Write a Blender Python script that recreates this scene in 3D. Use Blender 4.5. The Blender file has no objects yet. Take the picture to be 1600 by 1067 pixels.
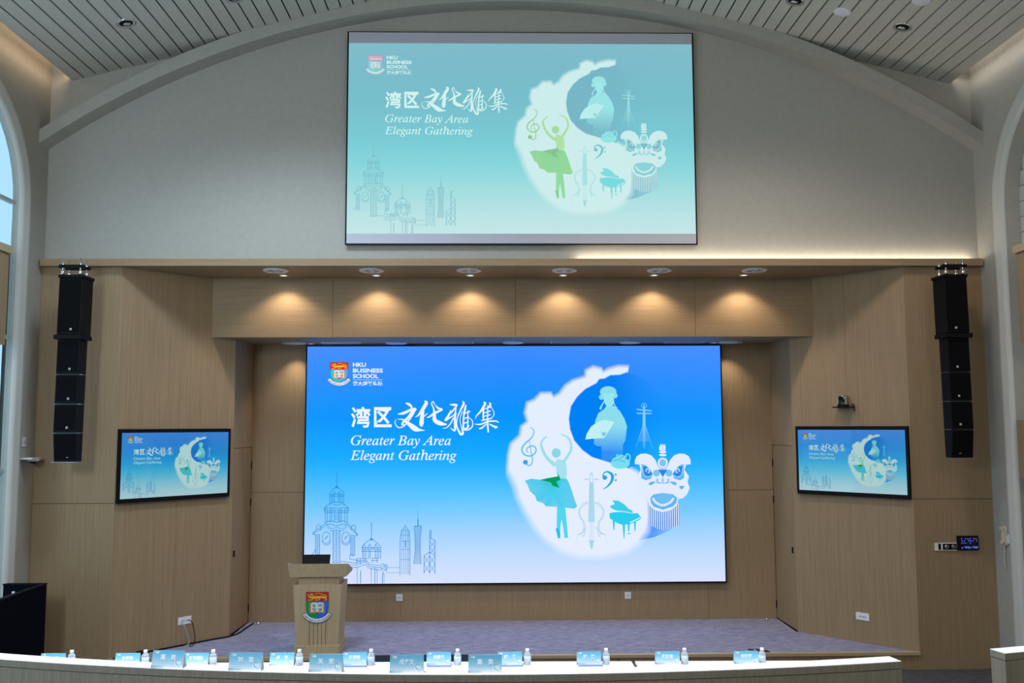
import bpy, math, random
from mathutils import Vector, Matrix
from mathutils.geometry import tessellate_polygon
random.seed(7)
SC = bpy.context.scene
COL = SC.collection

# ------------------------------------------------------------------ camera
CAM = Vector((-0.2683, 0.0, 2.8867))
def cam_axes(p, yaw, roll):
    f = Vector((-math.sin(yaw)*math.cos(p), math.cos(yaw)*math.cos(p), math.sin(p)))
    r = Vector((math.cos(yaw), math.sin(yaw), 0)); u = r.cross(f)
    c, s = math.cos(roll), math.sin(roll)
    return c*r+s*u, -s*r+c*u, f
_r, _u, _f = cam_axes(0.0908, -0.0196, -0.0038)
cd = bpy.data.cameras.new('camera'); cam = bpy.data.objects.new('camera', cd); COL.objects.link(cam)
cd.sensor_width = 36; cd.lens = 36*1436.48/1600; cd.clip_start = 0.05; cd.clip_end = 200
cam.matrix_world = Matrix(((_r.x, _u.x, -_f.x, CAM.x), (_r.y, _u.y, -_f.y, CAM.y), (_r.z, _u.z, -_f.z, CAM.z), (0, 0, 0, 1)))
SC.camera = cam

# ------------------------------------------------------------------ world, exposure
w = bpy.data.worlds.new('world'); SC.world = w; w.use_nodes = True
bg = w.node_tree.nodes['Background']; bg.inputs[0].default_value = (0.43, 0.70, 0.93, 1); bg.inputs[1].default_value = 1.3
SC.view_settings.view_transform = 'Standard'; SC.view_settings.look = 'None'
SC.view_settings.exposure = 0.0; SC.view_settings.gamma = 1.0; SC.view_settings.use_curve_mapping = False

def area(name, loc, rot, sx, sy, power, color, spread=math.pi):
    l = bpy.data.lights.new(name, 'AREA'); l.shape = 'RECTANGLE'; l.size = sx; l.size_y = sy
    l.energy = power; l.color = color; l.spread = spread
    o = bpy.data.objects.new(name, l); COL.objects.link(o); o.location = loc; o.rotation_euler = rot
    return o
def spot(name, loc, power, color, angle, blend, rot=(0, 0, 0), radius=0.03):
    l = bpy.data.lights.new(name, 'SPOT'); l.energy = power; l.color = color; l.spot_size = angle; l.spot_blend = blend
    l.shadow_soft_size = radius
    o = bpy.data.objects.new(name, l); COL.objects.link(o); o.location = loc; o.rotation_euler = rot
    return o
# added fill lamps out of view, without fittings, to brighten the stage end
def fill_point(name, loc, power, color, radius=0.3):
    l = bpy.data.lights.new(name, 'POINT'); l.energy = power; l.color = color; l.shadow_soft_size = radius
    o = bpy.data.objects.new(name, l); COL.objects.link(o); o.location = loc
    return o
for y in (-2.5, 1.5):
    fill_point('hall_fill_lamp', (-4.6, y, 5.2), 290, (0.74, 0.88, 1.0))  # invented cool fill, echoing daylight from the left
    fill_point('hall_fill_lamp', (3.4, y, 6.4), 140, (1.0, 0.88, 0.74))  # invented warm fill, lifts the right half of the ceiling
fill_point('hall_fill_lamp', (-4.9, 5.6, 3.9), 170, (0.66, 0.85, 1.0), 0.5)  # added cool fill standing in for stronger window daylight
for x, c, pw in ((-2.6, (0.68, 0.84, 1.0), 640), (2.6, (1.0, 0.88, 0.82), 380)):
    spot('overhead_fill_spot', (x, 8.3, 7.6), pw, c, math.radians(138), 0.6, radius=0.45)  # added spots to brighten the angled wings, no fittings behind them
for x in (-2.4, 1.6):
    spot('overhead_fill_spot', (x, 6.9, 7.7), 1500, (0.93, 0.97, 1.0), math.radians(50), 0.6, radius=0.2)  # added narrow spots to whiten the desk and bench tops

# ------------------------------------------------------------------ materials
MATS = {}
def nodes_of(m):
    m.use_nodes = True
    return m.node_tree.nodes, m.node_tree.links
def plain(name, col, rough=0.6, metal=0.0, spec=0.5, emit=None, estr=0.0, trans=0.0, alpha=1.0):
    if name in MATS: return MATS[name]
    m = bpy.data.materials.new(name); n, l = nodes_of(m); b = n['Principled BSDF']
    b.inputs['Base Color'].default_value = (*col, 1); b.inputs['Roughness'].default_value = rough
    b.inputs['Metallic'].default_value = metal; b.inputs['Specular IOR Level'].default_value = spec
    b.inputs['Transmission Weight'].default_value = trans; b.inputs['Alpha'].default_value = alpha
    if emit: b.inputs['Emission Color'].default_value = (*emit, 1); b.inputs['Emission Strength'].default_value = estr
    MATS[name] = m; return m
def grain(name, c1, c2, scale, rough=0.55, spec=0.3, bump=0.0, lo=0.35, hi=0.65, detail=6.0):
    """fine streaked veneer, scale = noise frequency per axis"""
    m = bpy.data.materials.new(name); n, l = nodes_of(m); b = n['Principled BSDF']
    tc = n.new('ShaderNodeTexCoord'); mp = n.new('ShaderNodeMapping'); mp.inputs['Scale'].default_value = scale
    no = n.new('ShaderNodeTexNoise'); no.inputs['Scale'].default_value = 1.0; no.inputs['Detail'].default_value = detail
    no.inputs['Roughness'].default_value = 0.65
    cr = n.new('ShaderNodeValToRGB'); cr.color_ramp.elements[0].position = lo; cr.color_ramp.elements[1].position = hi
    cr.color_ramp.elements[0].color = (*c1, 1); cr.color_ramp.elements[1].color = (*c2, 1)
    l.new(tc.outputs['Object'], mp.inputs[0]); l.new(mp.outputs[0], no.inputs['Vector']); l.new(no.outputs[0], cr.inputs[0])
    l.new(cr.outputs[0], b.inputs['Base Color']); b.inputs['Roughness'].default_value = rough
    b.inputs['Specular IOR Level'].default_value = spec
    if bump:
        bp = n.new('ShaderNodeBump'); bp.inputs['Strength'].default_value = bump; bp.inputs['Distance'].default_value = 0.01
        l.new(no.outputs[0], bp.inputs['Height']); l.new(bp.outputs[0], b.inputs['Normal'])
    MATS[name] = m; return m
OAK1, OAK2 = (0.285, 0.193, 0.106), (0.36, 0.25, 0.145)
WOODV = grain('oak_veneer_vertical', OAK1, OAK2, (70, 70, 1.2))
WOODH = grain('oak_veneer_horizontal', OAK1, OAK2, (1.2, 70, 70))
WOODL = grain('oak_lectern', (0.45, 0.325, 0.19), (0.56, 0.415, 0.255), (60, 60, 1.5))
LEDGEW = grain('oak_grey_desk', (0.22, 0.19, 0.145), (0.29, 0.25, 0.19), (45, 45, 1.0))
NOSE = plain('oak_nosing', (0.48, 0.36, 0.22), 0.4)
WHITEW = grain('painted_plaster', (0.39, 0.375, 0.335), (0.42, 0.405, 0.36), (14, 14, 14), 0.8, 0.2, 0.04)
TRIMW = plain('trim_paint', (0.56, 0.55, 0.51), 0.55)
PLANK = grain('ceiling_plank_paint', (0.54, 0.52, 0.46), (0.58, 0.555, 0.49), (9, 1, 9), 0.7, 0.2)
DARK = plain('dark_gap', (0.03, 0.026, 0.02), 0.9)
BLACK = plain('black_plastic', (0.004, 0.004, 0.005), 0.55, spec=0.15)
BLACKF = plain('black_fabric', (0.003, 0.004, 0.008), 0.9, spec=0.05)
GRILL = plain('speaker_grille', (0.003, 0.003, 0.004), 0.8, spec=0.1)
CHROME = plain('chrome', (0.75, 0.75, 0.76), 0.15, 1.0)
STEEL = plain('steel', (0.40, 0.40, 0.42), 0.35, 1.0)
WHITEP = plain('white_plastic', (0.78, 0.79, 0.82), 0.4)
CREAM = plain('cream_plastic', (0.62, 0.54, 0.42), 0.4)
GREYSC = plain('projection_fabric', (0.50, 0.50, 0.56), 0.8)
DESKTOP = plain('white_desk_laminate', (0.90, 0.92, 0.94), 0.25)
PAPER = plain('paper', (0.80, 0.82, 0.90), 0.6)
BLUEF = plain('blue_folder', (0.10, 0.20, 0.75), 0.5)
CLEAR = plain('bottle_plastic', (0.86, 0.92, 0.98), 0.12, trans=0.55)
LABELM = plain('bottle_label', (0.62, 0.74, 0.92), 0.4)
CAPM = plain('bottle_cap', (0.88, 0.90, 0.94), 0.4)
LAMPW = plain('lamp_lens', (0.85, 0.8, 0.7), 0.3, emit=(1.0, 0.85, 0.62), estr=3.0)
DIFF = plain('ceiling_speaker_grille', (0.78, 0.79, 0.84), 0.5)
COVE_R = plain('cove_strip_right', (1, 1, 1), 0.5, emit=(1.0, 0.86, 0.66), estr=14.0)
COVE_W = plain('cove_strip_white', (1, 1, 1), 0.5, emit=(1.0, 0.90, 0.78), estr=12.0)
COVE_L = plain('cove_strip_left', (1, 1, 1), 0.5, emit=(1.0, 0.72, 0.45), estr=14.0)
TOUCH = plain('touch_screen', (0.004, 0.004, 0.012), 0.15)
BLUELED = plain('blue_indicator', (0.0, 0.0, 0.1), 0.5, emit=(0.12, 0.16, 1.0), estr=1.6)
GLASS = plain('window_glass', (0.9, 0.95, 1.0), 0.02, trans=1.0)
def glassmat():
    m = bpy.data.materials.new('clear_window_pane'); n, l = nodes_of(m); n.remove(n['Principled BSDF'])
    t = n.new('ShaderNodeBsdfTransparent'); t.inputs[0].default_value = (0.92, 0.96, 0.97, 1)
    g = n.new('ShaderNodeBsdfGlossy'); g.inputs['Roughness'].default_value = 0.03
    mx = n.new('ShaderNodeMixShader'); mx.inputs[0].default_value = 0.05
    l.new(t.outputs[0], mx.inputs[1]); l.new(g.outputs[0], mx.inputs[2]); l.new(mx.outputs[0], n['Material Output'].inputs[0])
    return m
PANE = glassmat()
def carpet(name, ang, c1, c2):
    m = bpy.data.materials.new(name); n, l = nodes_of(m); b = n['Principled BSDF']
    tc = n.new('ShaderNodeTexCoord'); mp = n.new('ShaderNodeMapping'); mp.inputs['Rotation'].default_value = (0, 0, ang)
    mp.inputs['Scale'].default_value = (7, 75, 1)
    gm = n.new('ShaderNodeNewGeometry'); mp0 = mp
    no = n.new('ShaderNodeTexNoise'); no.inputs['Scale'].default_value = 1.0; no.inputs['Detail'].default_value = 5; no.inputs['Roughness'].default_value = 0.7
    n2 = n.new('ShaderNodeTexNoise'); n2.inputs['Scale'].default_value = 3.0
    cr = n.new('ShaderNodeValToRGB'); cr.color_ramp.elements[0].position = .36; cr.color_ramp.elements[1].position = .64
    cr.color_ramp.elements[0].color = (*c1, 1); cr.color_ramp.elements[1].color = (*c2, 1)
    l.new(gm.outputs['Position'], mp.inputs[0]); l.new(mp.outputs[0], no.inputs['Vector']); l.new(no.outputs[0], cr.inputs[0])
    l.new(cr.outputs[0], b.inputs['Base Color']); b.inputs['Roughness'].default_value = 0.95; b.inputs['Specular IOR Level'].default_value = 0.1
    bp = n.new('ShaderNodeBump'); bp.inputs['Strength'].default_value = 0.3; bp.inputs['Distance'].default_value = 0.01
    l.new(no.outputs[0], bp.inputs['Height']); l.new(bp.outputs[0], b.inputs['Normal'])
    return m
CARP_A = carpet('carpet_weave_lengthwise', 0.0, (0.15, 0.145, 0.235), (0.43, 0.42, 0.58))
CARP_B = carpet('carpet_weave_crosswise', 1.25, (0.16, 0.155, 0.245), (0.43, 0.42, 0.58))
CARP_F = carpet('hall_carpet', 0.5, (0.045, 0.045, 0.05), (0.13, 0.13, 0.14))

# ------------------------------------------------------------------ mesh helpers
WLOC = {}
def tag(o, label=None, cat=None, group=None, kind=None):
    if label: o['label'] = label
    if cat: o['category'] = cat
    if group: o['group'] = group
    if kind: o['kind'] = kind
    return o
def empty(name, loc, label=None, cat=None, group=None, kind=None):
    o = bpy.data.objects.new(name, None); COL.objects.link(o); o.location = loc; o.empty_display_size = 0.1
    WLOC[o.name] = Vector(loc); return tag(o, label, cat, group, kind)
class MB:
    """collects shapes in world coordinates; build() links them as ONE mesh object whose origin is its base"""
    def __init__(s, tf=None): s.v = []; s.f = []; s.tf = tf; s.sm = []
    def add(s, vs, fs, smooth=False):
        k = len(s.v)
        for p in vs: s.v.append(Vector(s.tf(*p)) if s.tf else Vector(p))
        for f in fs: s.f.append([i+k for i in f]); s.sm.append(smooth)
        return s
    def box(s, x0, x1, y0, y1, z0, z1):
        vs = [(x0, y0, z0), (x1, y0, z0), (x1, y1, z0), (x0, y1, z0), (x0, y0, z1), (x1, y0, z1), (x1, y1, z1), (x0, y1, z1)]
        return s.add(vs, [(0, 3, 2, 1), (4, 5, 6, 7), (0, 1, 5, 4), (1, 2, 6, 5), (2, 3, 7, 6), (3, 0, 4, 7)])
    def hexa(s, b, t):
        return s.add(list(b)+list(t), [(0, 3, 2, 1), (4, 5, 6, 7), (0, 1, 5, 4), (1, 2, 6, 5), (2, 3, 7, 6), (3, 0, 4, 7)])
    def prism(s, pts, z0, z1):
        n = len(pts)
        vs = [(x, y, z0) for x, y in pts]+[(x, y, z1) for x, y in pts]
        fs = [tuple(range(n-1, -1, -1)), tuple(range(n, 2*n))]+[(i, (i+1) % n, n+(i+1) % n, n+i) for i in range(n)]
        return s.add(vs, fs)
    def prism_y(s, pts, y0, y1):          # outline in x,z
        n = len(pts)
        vs = [(x, y0, z) for x, z in pts]+[(x, y1, z) for x, z in pts]
        fs = [tuple(range(n)), tuple(range(2*n-1, n-1, -1))]+[((i+1) % n, i, n+i, n+(i+1) % n) for i in range(n)]
        return s.add(vs, fs)
    def lathe(s, c, prof, seg=20, axis=Vector((0, 0, 1))):
        c = Vector(c); axis = Vector(axis).normalized()
        a = axis.orthogonal().normalized(); b = axis.cross(a)
        vs = []; fs = []
        for r, h in prof:
            for i in range(seg):
                t = 2*math.pi*i/seg
                vs.append(tuple(c+axis*h+(a*math.cos(t)+b*math.sin(t))*max(r, 1e-5)))
        for k in range(len(prof)-1):
            for i in range(seg):
                j = (i+1) % seg
                fs.append((k*seg+i, k*seg+j, (k+1)*seg+j, (k+1)*seg+i))
        fs.append(tuple(range(seg-1, -1, -1))); fs.append(tuple(range((len(prof)-1)*seg, len(prof)*seg)))
        return s.add(vs, fs, True)
    def tube(s, pts, r, seg=8):
        pts = [Vector(p) for p in pts]; vs = []; fs = []
        for k, p in enumerate(pts):
            d = (pts[min(k+1, len(pts)-1)]-pts[max(k-1, 0)]).normalized()
            a = d.cross(Vector((0.13, 0.2, 1))).normalized(); b = d.cross(a)
            for i in range(seg):
                t = 2*math.pi*i/seg; vs.append(tuple(p+(a*math.cos(t)+b*math.sin(t))*r))
        for k in range(len(pts)-1):
            for i in range(seg):
                j = (i+1) % seg; fs.append((k*seg+i, k*seg+j, (k+1)*seg+j, (k+1)*seg+i))
        fs.append(tuple(range(seg-1, -1, -1))); fs.append(tuple(range((len(pts)-1)*seg, len(pts)*seg)))
        return s.add(vs, fs, True)
    def build(s, name, mat, parent=None, label=None, cat=None, group=None, kind=None, bevel=0):
        lo = Vector([min(v[i] for v in s.v) for i in range(3)]); hi = Vector([max(v[i] for v in s.v) for i in range(3)])
        org = Vector(((lo.x+hi.x)/2, (lo.y+hi.y)/2, lo.z))
        me = bpy.data.meshes.new(name); me.from_pydata([tuple(v-org) for v in s.v], [], s.f); me.update()
        for p, q in zip(me.polygons, s.sm): p.use_smooth = q
        import bmesh
        bm = bmesh.new(); bm.from_mesh(me); bmesh.ops.recalc_face_normals(bm, faces=bm.faces); bm.to_mesh(me); bm.free()
        me.materials.append(mat)
        o = bpy.data.objects.new(name, me); COL.objects.link(o)
        if parent: o.parent = parent; o.location = org-WLOC[parent.name]
        else: o.location = org
        WLOC[o.name] = org
        if bevel:
            b = o.modifiers.new('bevel', 'BEVEL'); b.width = bevel; b.segments = 2; b.limit_method = 'ANGLE'
        return tag(o, label, cat, group, kind)
def clone(src, wloc, parent=None, **kw):
    """copy of one mesh object at another place (shared mesh)"""
    o = src.copy(); COL.objects.link(o)
    for k in ('label', 'category', 'group', 'kind'):
        if k in o.keys(): del o[k]
    o.parent = parent; wl = Vector(wloc)
    o.location = wl-WLOC[parent.name] if parent else wl
    WLOC[o.name] = wl
    return tag(o, **kw)

# ------------------------------------------------------------------ dimensions (metres; hall floor z = 0, stage z = ST)
ST = 0.20; DF = 11.0467; DB = 13.0; XO = 5.7116; XC = 4.7477; XI = 3.6778; DI = 12.1605; XB = 3.6535
ZS = 4.802; ZH = 4.032; DH = 11.91; XH = 3.9176; DW = 11.10
wl_ = math.hypot(XC-XI, DI-DF); wt = ((XI-XC)/wl_, (DI-DF)/wl_)      # wing direction (right side)
def wing(sd):
    """frame on an angled wing: a along the wing from its front corner, b out of the wall into the room, z up"""
    n = (-wt[1], -wt[0]) if True else None
    nx, ny = -(DI-DF)/wl_, -(XC-XI)/wl_
    return lambda a, b, z: (sd*(XC+wt[0]*a+nx*b), DF+wt[1]*a+ny*b, z)

# ------------------------------------------------------------------ the setting
MB().box(-XO-.3, XO+.3, -7, 13.2, -.15, 0).build('floor', CARP_F, kind='structure')
t1 = MB().box(-XO, XO, -7, 6.6, .0, .55).build('floor', CARP_F, kind='structure')
t1.name = 'floor_tier'
t2 = MB().box(-XO, XO, -7, 3.4, .55, 1.1).build('floor', CARP_F, kind='structure'); t2.name = 'floor_upper_tier'

# stage platform with carpet tiles, riser boards and nosing
stage = empty('floor_stage', (0, DF, 0), kind='structure')
MB().prism([(-XC, DF+.02), (XC, DF+.02), (XI, DI), (XB, DB), (-XB, DB), (-XI, DI)], 0, ST-.012).build('platform', DARK, stage)
rz = MB().box(-1.18, 1.18, DF+.0, DF+.02, 0, ST-.03)
r0 = rz.build('riser_board', WOODV, stage)
clone(r0, (-2.372, DF+.01, 0), stage); clone(r0, (2.372, DF+.01, 0), stage)
for sx in (-1, 1): MB().box(sx*3.56, sx*XC, DF, DF+.02, 0, ST-.03).build('riser_board', WOODV, stage)
WLOC[r0.name] = WLOC[r0.name]
MB().box(-XC, XC, DF-.025, DF+.055, ST-.03, ST+.004).build('nosing', NOSE, stage)
def clip(poly, a, b, c):                      # keep a*x+b*y<=c
    out = []
    for i in range(len(poly)):
        p, q = poly[i], poly[(i+1) % len(poly)]
        dp, dq = a*p[0]+b*p[1]-c, a*q[0]+b*q[1]-c
        if dp <= 0: out.append(p)
        if dp*dq < 0:
            t = dp/(dp-dq); out.append((p[0]+t*(q[0]-p[0]), p[1]+t*(q[1]-p[1])))
    return out
rows = [DF+.055, 11.63, DI, 12.58, DB]
for j in range(4):
    for i in range(-9, 9):
        x0, x1 = i*.53, i*.53+.53
        p = [(x0, rows[j]), (x1, rows[j]), (x1, rows[j+1]), (x0, rows[j+1])]
        for sx in (-1, 1):
            if j < 2:     # wing line: sx*x <= XC + (XI-XC)*(y-DF)/(DI-DF)
                k = (XI-XC)/(DI-DF); p = clip(p, sx, -k, XC-k*DF)
            else: p = clip(p, sx, 0, XB)
            if not p: break
        if len(p) < 3: continue
        e = .0012; cx = sum(q[0] for q in p)/len(p); cy = sum(q[1] for q in p)/len(p)
        p = [(cx+(q[0]-cx)*(1-e), cy+(q[1]-cy)*(1-e)) for q in p]
        MB().prism(p, ST-.012, ST).build('carpet_tile', CARP_A if (i+j) % 2 else CARP_B, stage)

# front wall: outer panels, wings, soffit band, header
for sx, nm in ((-1, 'left'), (1, 'right')):
    wf = empty('wall_front_'+nm, (sx*5.2, DF, 0), kind='structure')
    MB().box(sx*(XC+.012), sx*(XO+.02), DF+.03, DF+.25, 0, ZS).build('backing', DARK, wf)
    for z0, z1 in ((0.0, 1.985), (1.991, ZS)):
        MB().box(sx*XC, sx*XO, DF, DF+.03, z0, z1).build('panel', WOODV, wf)
    wg = empty('wall_wing_'+nm, (sx*4.2, 11.6, 0), kind='structure')
    T = wing(sx)
    MB(T).box(-.0, wl_, -.15, -.02, ST-.1, ZS).build('backing', DARK, wg)
    am = 0.775
    for a0, a1 in ((0, am-.001), (am+.001, wl_)):
        MB(T).box(a0, a1, -.02, 0, ST, ZS).build('panel', WOODV, wg)
    # jamb with concealed door
    jb = empty('wall_jamb_'+nm, (sx*XI, 12.6, ST), kind='structure')
    J = lambda y, b, z, sx=sx: (sx*(XI+(XB-XI)*(y-DI)/(DB-DI)-b), y, z)
    for (y0, y1, z0, z1) in ((DI, DI+.055, ST, ZH), (DI+.055, DB, 2.60, ZH)):
        MB(J).box(y0, y1, -.05, 0, z0, z1).build('panel', WOODV, jb)
    MB(J).box(DI+.02, DB, -.10, -.051, 0, ZH).build('backing', DARK, jb)
    dr = empty('door_1' if sx < 0 else 'door_2', (sx*XI, 12.6, ST), kind='structure')
    MB(J).box(DI+.061, DB-.012, -.05, -.002, ST+.012, 2.594).build('leaf', WOODV, dr)
    h = MB(J).box(12.26, 12.285, 0, .012, 1.19, 1.27).build('handle', BLACK, dr)
    for z in (.40, 1.84, 2.35):
        MB(J).box(DB-.03, DB-.008, -.004, .008, z-.05, z+.05).build('hinge', BLACK, dr)

# unseen shell added around the stage house to shut out sky light
sh_ = MB()
for sx in (-1, 1): sh_.box(sx*(XO+.32), sx*(XO+.40), 11.0, 13.4, 0, 5.0)
sh_.box(-XO-.4, XO+.4, 13.3, 13.4, 0, 5.0); sh_.box(-XO-.4, XO+.4, 11.2, 13.4, 5.0, 5.08)
sh_.build('wall_light_blocker', DARK, kind='structure')
# back wall of the stage
wb = empty('wall_back', (0, DB, ST), kind='structure')
MB().box(-XB-.1, XB+.1, DB+.03, DB+.15, 0, ZH).build('backing', DARK, wb)
for x0, x1 in ((-XB, -2.70), (-2.697, 2.697), (2.70, XB)):
    for z0, z1 in ((ST, 1.967), (1.972, ZH)):
        MB().box(x0, x1, DB, DB+.03, z0, z1).build('panel', WOODV, wb)
# soffit slab whose front is the band below the white wall
so = empty('ceiling_soffit', (0, 11.5, ZS), kind='structure')
for x0, x1 in ((-5.69, -4.70), (-4.698, .012), (.014, 4.70), (4.702, 5.69)):
    MB().box(x0, x1, 10.95, 12.0, ZS, ZS+.075).build('soffit_board', WOODH, so)
MB().box(-5.69, 5.69, 10.95, 10.975, ZS+.075, ZS+.085).build('lip', WOODH, so)
hd = empty('wall_header', (0, DH, ZH), kind='structure')
for x0, x1 in ((-XH, -2.366), (-2.362, .012), (.016, 2.364), (2.368, XH)):
    MB().box(x0, x1, DH, DH+.03, ZH, ZS).build('panel', WOODH, hd)
MB().box(-XH, XH, DH+.03, DH+.09, ZH+.03, ZS).build('backing', DARK, hd)
MB().box(-XI-.1, XI+.1, DH+.03, DB+.03, ZH, ZH+.05).build('ceiling_recess', WOODH, kind='structure')

# white gable wall, arch rib
MB().box(-XO-.02, XO+.02, DW, DW+.15, ZS+.07, 8.75).build('wall_gable', WHITEW, kind='structure')
R_A = 9.96; ZA = 8.07; arc = []
NA = 48
def arch_z(x): return ZA-(R_A-math.sqrt(R_A*R_A-x*x))
lo_ = [(-XO+2*XO*i/NA, arch_z(-XO+2*XO*i/NA)) for i in range(NA+1)]
mb = MB()
for i in range(NA):
    (xa, za), (xb, zb) = lo_[i], lo_[i+1]
    mb.hexa([(xa, 10.85, za), (xb, 10.85, zb), (xb, DW, zb), (xa, DW, za)], [(xa, 10.85, za+.17), (xb, 10.85, zb+.17), (xb, DW, zb+.17), (xa, DW, za+.17)])
mb.build('trim_arch', WHITEW, kind='structure')

# side walls with arched openings
WIN_Y = [9.27, 4.6, 0.0, -4.6]; WR = 1.19; SPR = 5.45
def side_wall(sd, nm):
    x0, x1 = sd*XO, sd*(XO+(.32 if sd > 0 else .07))
    m = MB(); TOP = 8.75
    edges = []
    for c in sorted(WIN_Y): edges += [c-WR, c+WR]
    ys = [-7.0]+edges+[DW+.15]
    for i in range(0, len(ys), 2): m.box(x0, x1, ys[i], ys[i+1], 0, TOP)
    N = 20
    for c in WIN_Y:
        sill = 0.9 if (sd < 0 or c < 9) else 0.0
        if sill > 0: m.box(x0, x1, c-WR, c+WR, 0, sill)
        pr = None
        for k in range(N+1):
            t = math.pi*k/N; y = c-WR*math.cos(t); z = SPR+WR*math.sin(t)
            if pr:
                (ya, za), (yb, zb) = pr, (y, z)
                m.hexa([(x0, ya, za), (x1, ya, za), (x1, yb, zb), (x0, yb, zb)], [(x0, ya, TOP), (x1, ya, TOP), (x1, yb, TOP), (x0, yb, TOP)])
            pr = (y, z)
    m.build('wall_'+nm, WHITEW, kind='structure')
    for wi, c in enumerate(WIN_Y):
        sill = 0.9 if (sd < 0 or c < 9) else 0.0
        tr = MB()
        prof = [(1.38, 0), (1.385, .03), (1.36, .055), (1.31, .06), (1.27, .045), (1.235, .05), (1.20, .035), (1.19, 0)]
        path = [(c-1, sill-.0, None)]
        def sect(y_dir, zc, ang):
            return None
        rows_ = []
        pts = [('s', -1, sill), ('s', -1, SPR)]+[('a', math.pi*k/24, 0) for k in range(1, 24)]+[('s', 1, SPR), ('s', 1, sill)]
        for kind, a, z in pts:
            row = []
            for r, d in prof:
                if kind == 's': row.append((x0-sd*d, c+a*r, z))
                else: row.append((x0-sd*d, c-r*math.cos(a), SPR+r*math.sin(a)))
            rows_.append(row)
        vs = [p for row in rows_ for p in row]; n = len(prof)
        tr.add(vs, [(i*n+j, i*n+j+1, (i+1)*n+j+1, (i+1)*n+j) for i in range(len(rows_)-1) for j in range(n-1)], True)
        tr.build('trim_window', TRIMW, kind='structure')
    return x0, x1
side_wall(-1, 'left'); side_wall(1, 'right')
def arch_pts(c, r, sill, n=24):
    return [(c-r, sill)]+[(c-r*math.cos(math.pi*k/n), SPR+r*math.sin(math.pi*k/n)) for k in range(n+1)]+[(c+r, sill)]
nwin = 0
for sd in (-1, 1):
    for c in WIN_Y:
        if sd > 0: continue
        nwin += 1
        wn = empty('window_%d' % nwin, (sd*(XO+.2), c, .9), kind='structure')
        P = lambda y, d, z, sd=sd: (sd*(XO+d), y, z)
        ap = arch_pts(c, WR, .9)
        m = MB(lambda x, y, z, sd=sd: (sd*(XO+y), x, z)); m.prism_y(ap, .030, .036); m.build('pane', PANE, wn)
        fm = MB(P)
        fm.box(c-.02, c+.02, .04, .09, .9, SPR+WR-.01)
        for z in (2.4, 3.9, SPR): fm.box(c-WR, c+WR, .04, .09, z-.02, z+.02)
        fm.build('glazing_bar', TRIMW, wn)
        MB(P).box(c-WR-.05, c+WR+.05, -.05, .16, .86, .90).build('window_sill', TRIMW, wn)
        l = bpy.data.lights.new('daylight_portal', 'AREA'); l.shape = 'RECTANGLE'; l.size = 2.4; l.size_y = 5.7; l.cycles.is_portal = True
        o = bpy.data.objects.new('daylight_portal', l); COL.objects.link(o); o.location = (sd*(XO+.34), c, 3.75)
        o.rotation_euler = (math.pi/2, 0, sd*math.pi/2)
# boarded arches on the right wall, the front one with wooden casing and slatted door
for wi, c in enumerate(WIN_Y):
    bd = empty('wall_boarded_arch', (XO+.2, c, 0), kind='structure')
    MB(lambda x, y, z: (XO+y, x, z)).prism_y(arch_pts(c, WR, 0 if wi == 0 else .9), .20, .24).build('backing', DARK, bd)
    z = 2.95 if wi == 0 else .95
    while z < 6.6:
        zt = min(z+.172, 6.63); hw = WR-.004
        if z+.09 > SPR: hw = math.sqrt(max(WR*WR-(z+.09-SPR)**2, .0))
        if hw > .1: MB(lambda y, d, zz: (XO+d, y, zz)).box(c-hw, c+hw, .175, .20, z, zt).build('board', TRIMW, bd)
        z += .18
d3 = empty('door_3', (XO+.1, 9.27, 0), kind='structure')
Q = lambda y, d, zz: (XO+d, y, zz)
MB(Q).box(8.09, 10.35, -.06, .15, 2.275, 2.92).build('head_panel', WOODV, d3)
MB(Q).box(8.09, 10.35, .09, .15, 0, 2.27).build('leaf', DARK, d3)
for k in range(30):
    y = 8.12+k*.0745
    MB(Q).box(y, y+.05, .05, .09, 0.02, 2.26).build('slat', WOODV, d3)
MB(Q).box(10.33, 10.37, -.03, .05, .95, 1.07).build('handle', BLACK, d3)
for sd in (-1, 1):
    cs = empty('trim_casing', (sd*5.7, 9.27, 3.78), kind='structure')
    MB().box(sd*5.60, sd*5.95, 8.45, 10.09, 3.78, 4.785).build('casing_box', WOODV, cs)
    MB().box(sd*5.575, sd*5.95, 8.42, 10.115, 4.787, 4.872).build('casing_cap', NOSE, cs)
MB().box(-XO-.3, XO+.3, -7.2, -7, 0, 8.75).build('wall_rear', WHITEW, kind='structure')
MB().box(-XO-.3, XO+.3, -7.2, 11.3, 8.75, 8.85).build('ceiling_roof', WHITEW, kind='structure')

# plank ceiling (gable), open coves along both side walls
ce = empty('ceiling', (0, 2, 8.5), kind='structure')
SL = math.atan(.25); PW = .1517
m = MB()
for sd in (-1, 1):
    m.hexa([(0, -7, 8.53), (sd*5.47, -7, 8.53-.25*5.47), (sd*5.47, DW, 8.53-.25*5.47), (0, DW, 8.53)],
           [(0, -7, 8.57), (sd*5.47, -7, 8.57-.25*5.47), (sd*5.47, DW, 8.57-.25*5.47), (0, DW, 8.57)])
m.build('backing', DARK, ce)
pm = MB().box(-.0695, .0695, -7, DW-.002, 0, .02).build('plank', PLANK, ce)
first = True
for sd in (-1, 1):
    for k in range(36):
        xc = sd*(.078+k*PW+.0)
        if abs(xc) > 5.5: continue
        if first: o = pm; first = False
        else: o = pm.copy(); COL.objects.link(o)
        o.parent = ce
        o.location = Vector((xc, 2.05, 8.5-.25*abs(xc)))-WLOC[ce.name]
        o.rotation_euler = (0, sd*SL, 0)
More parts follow.
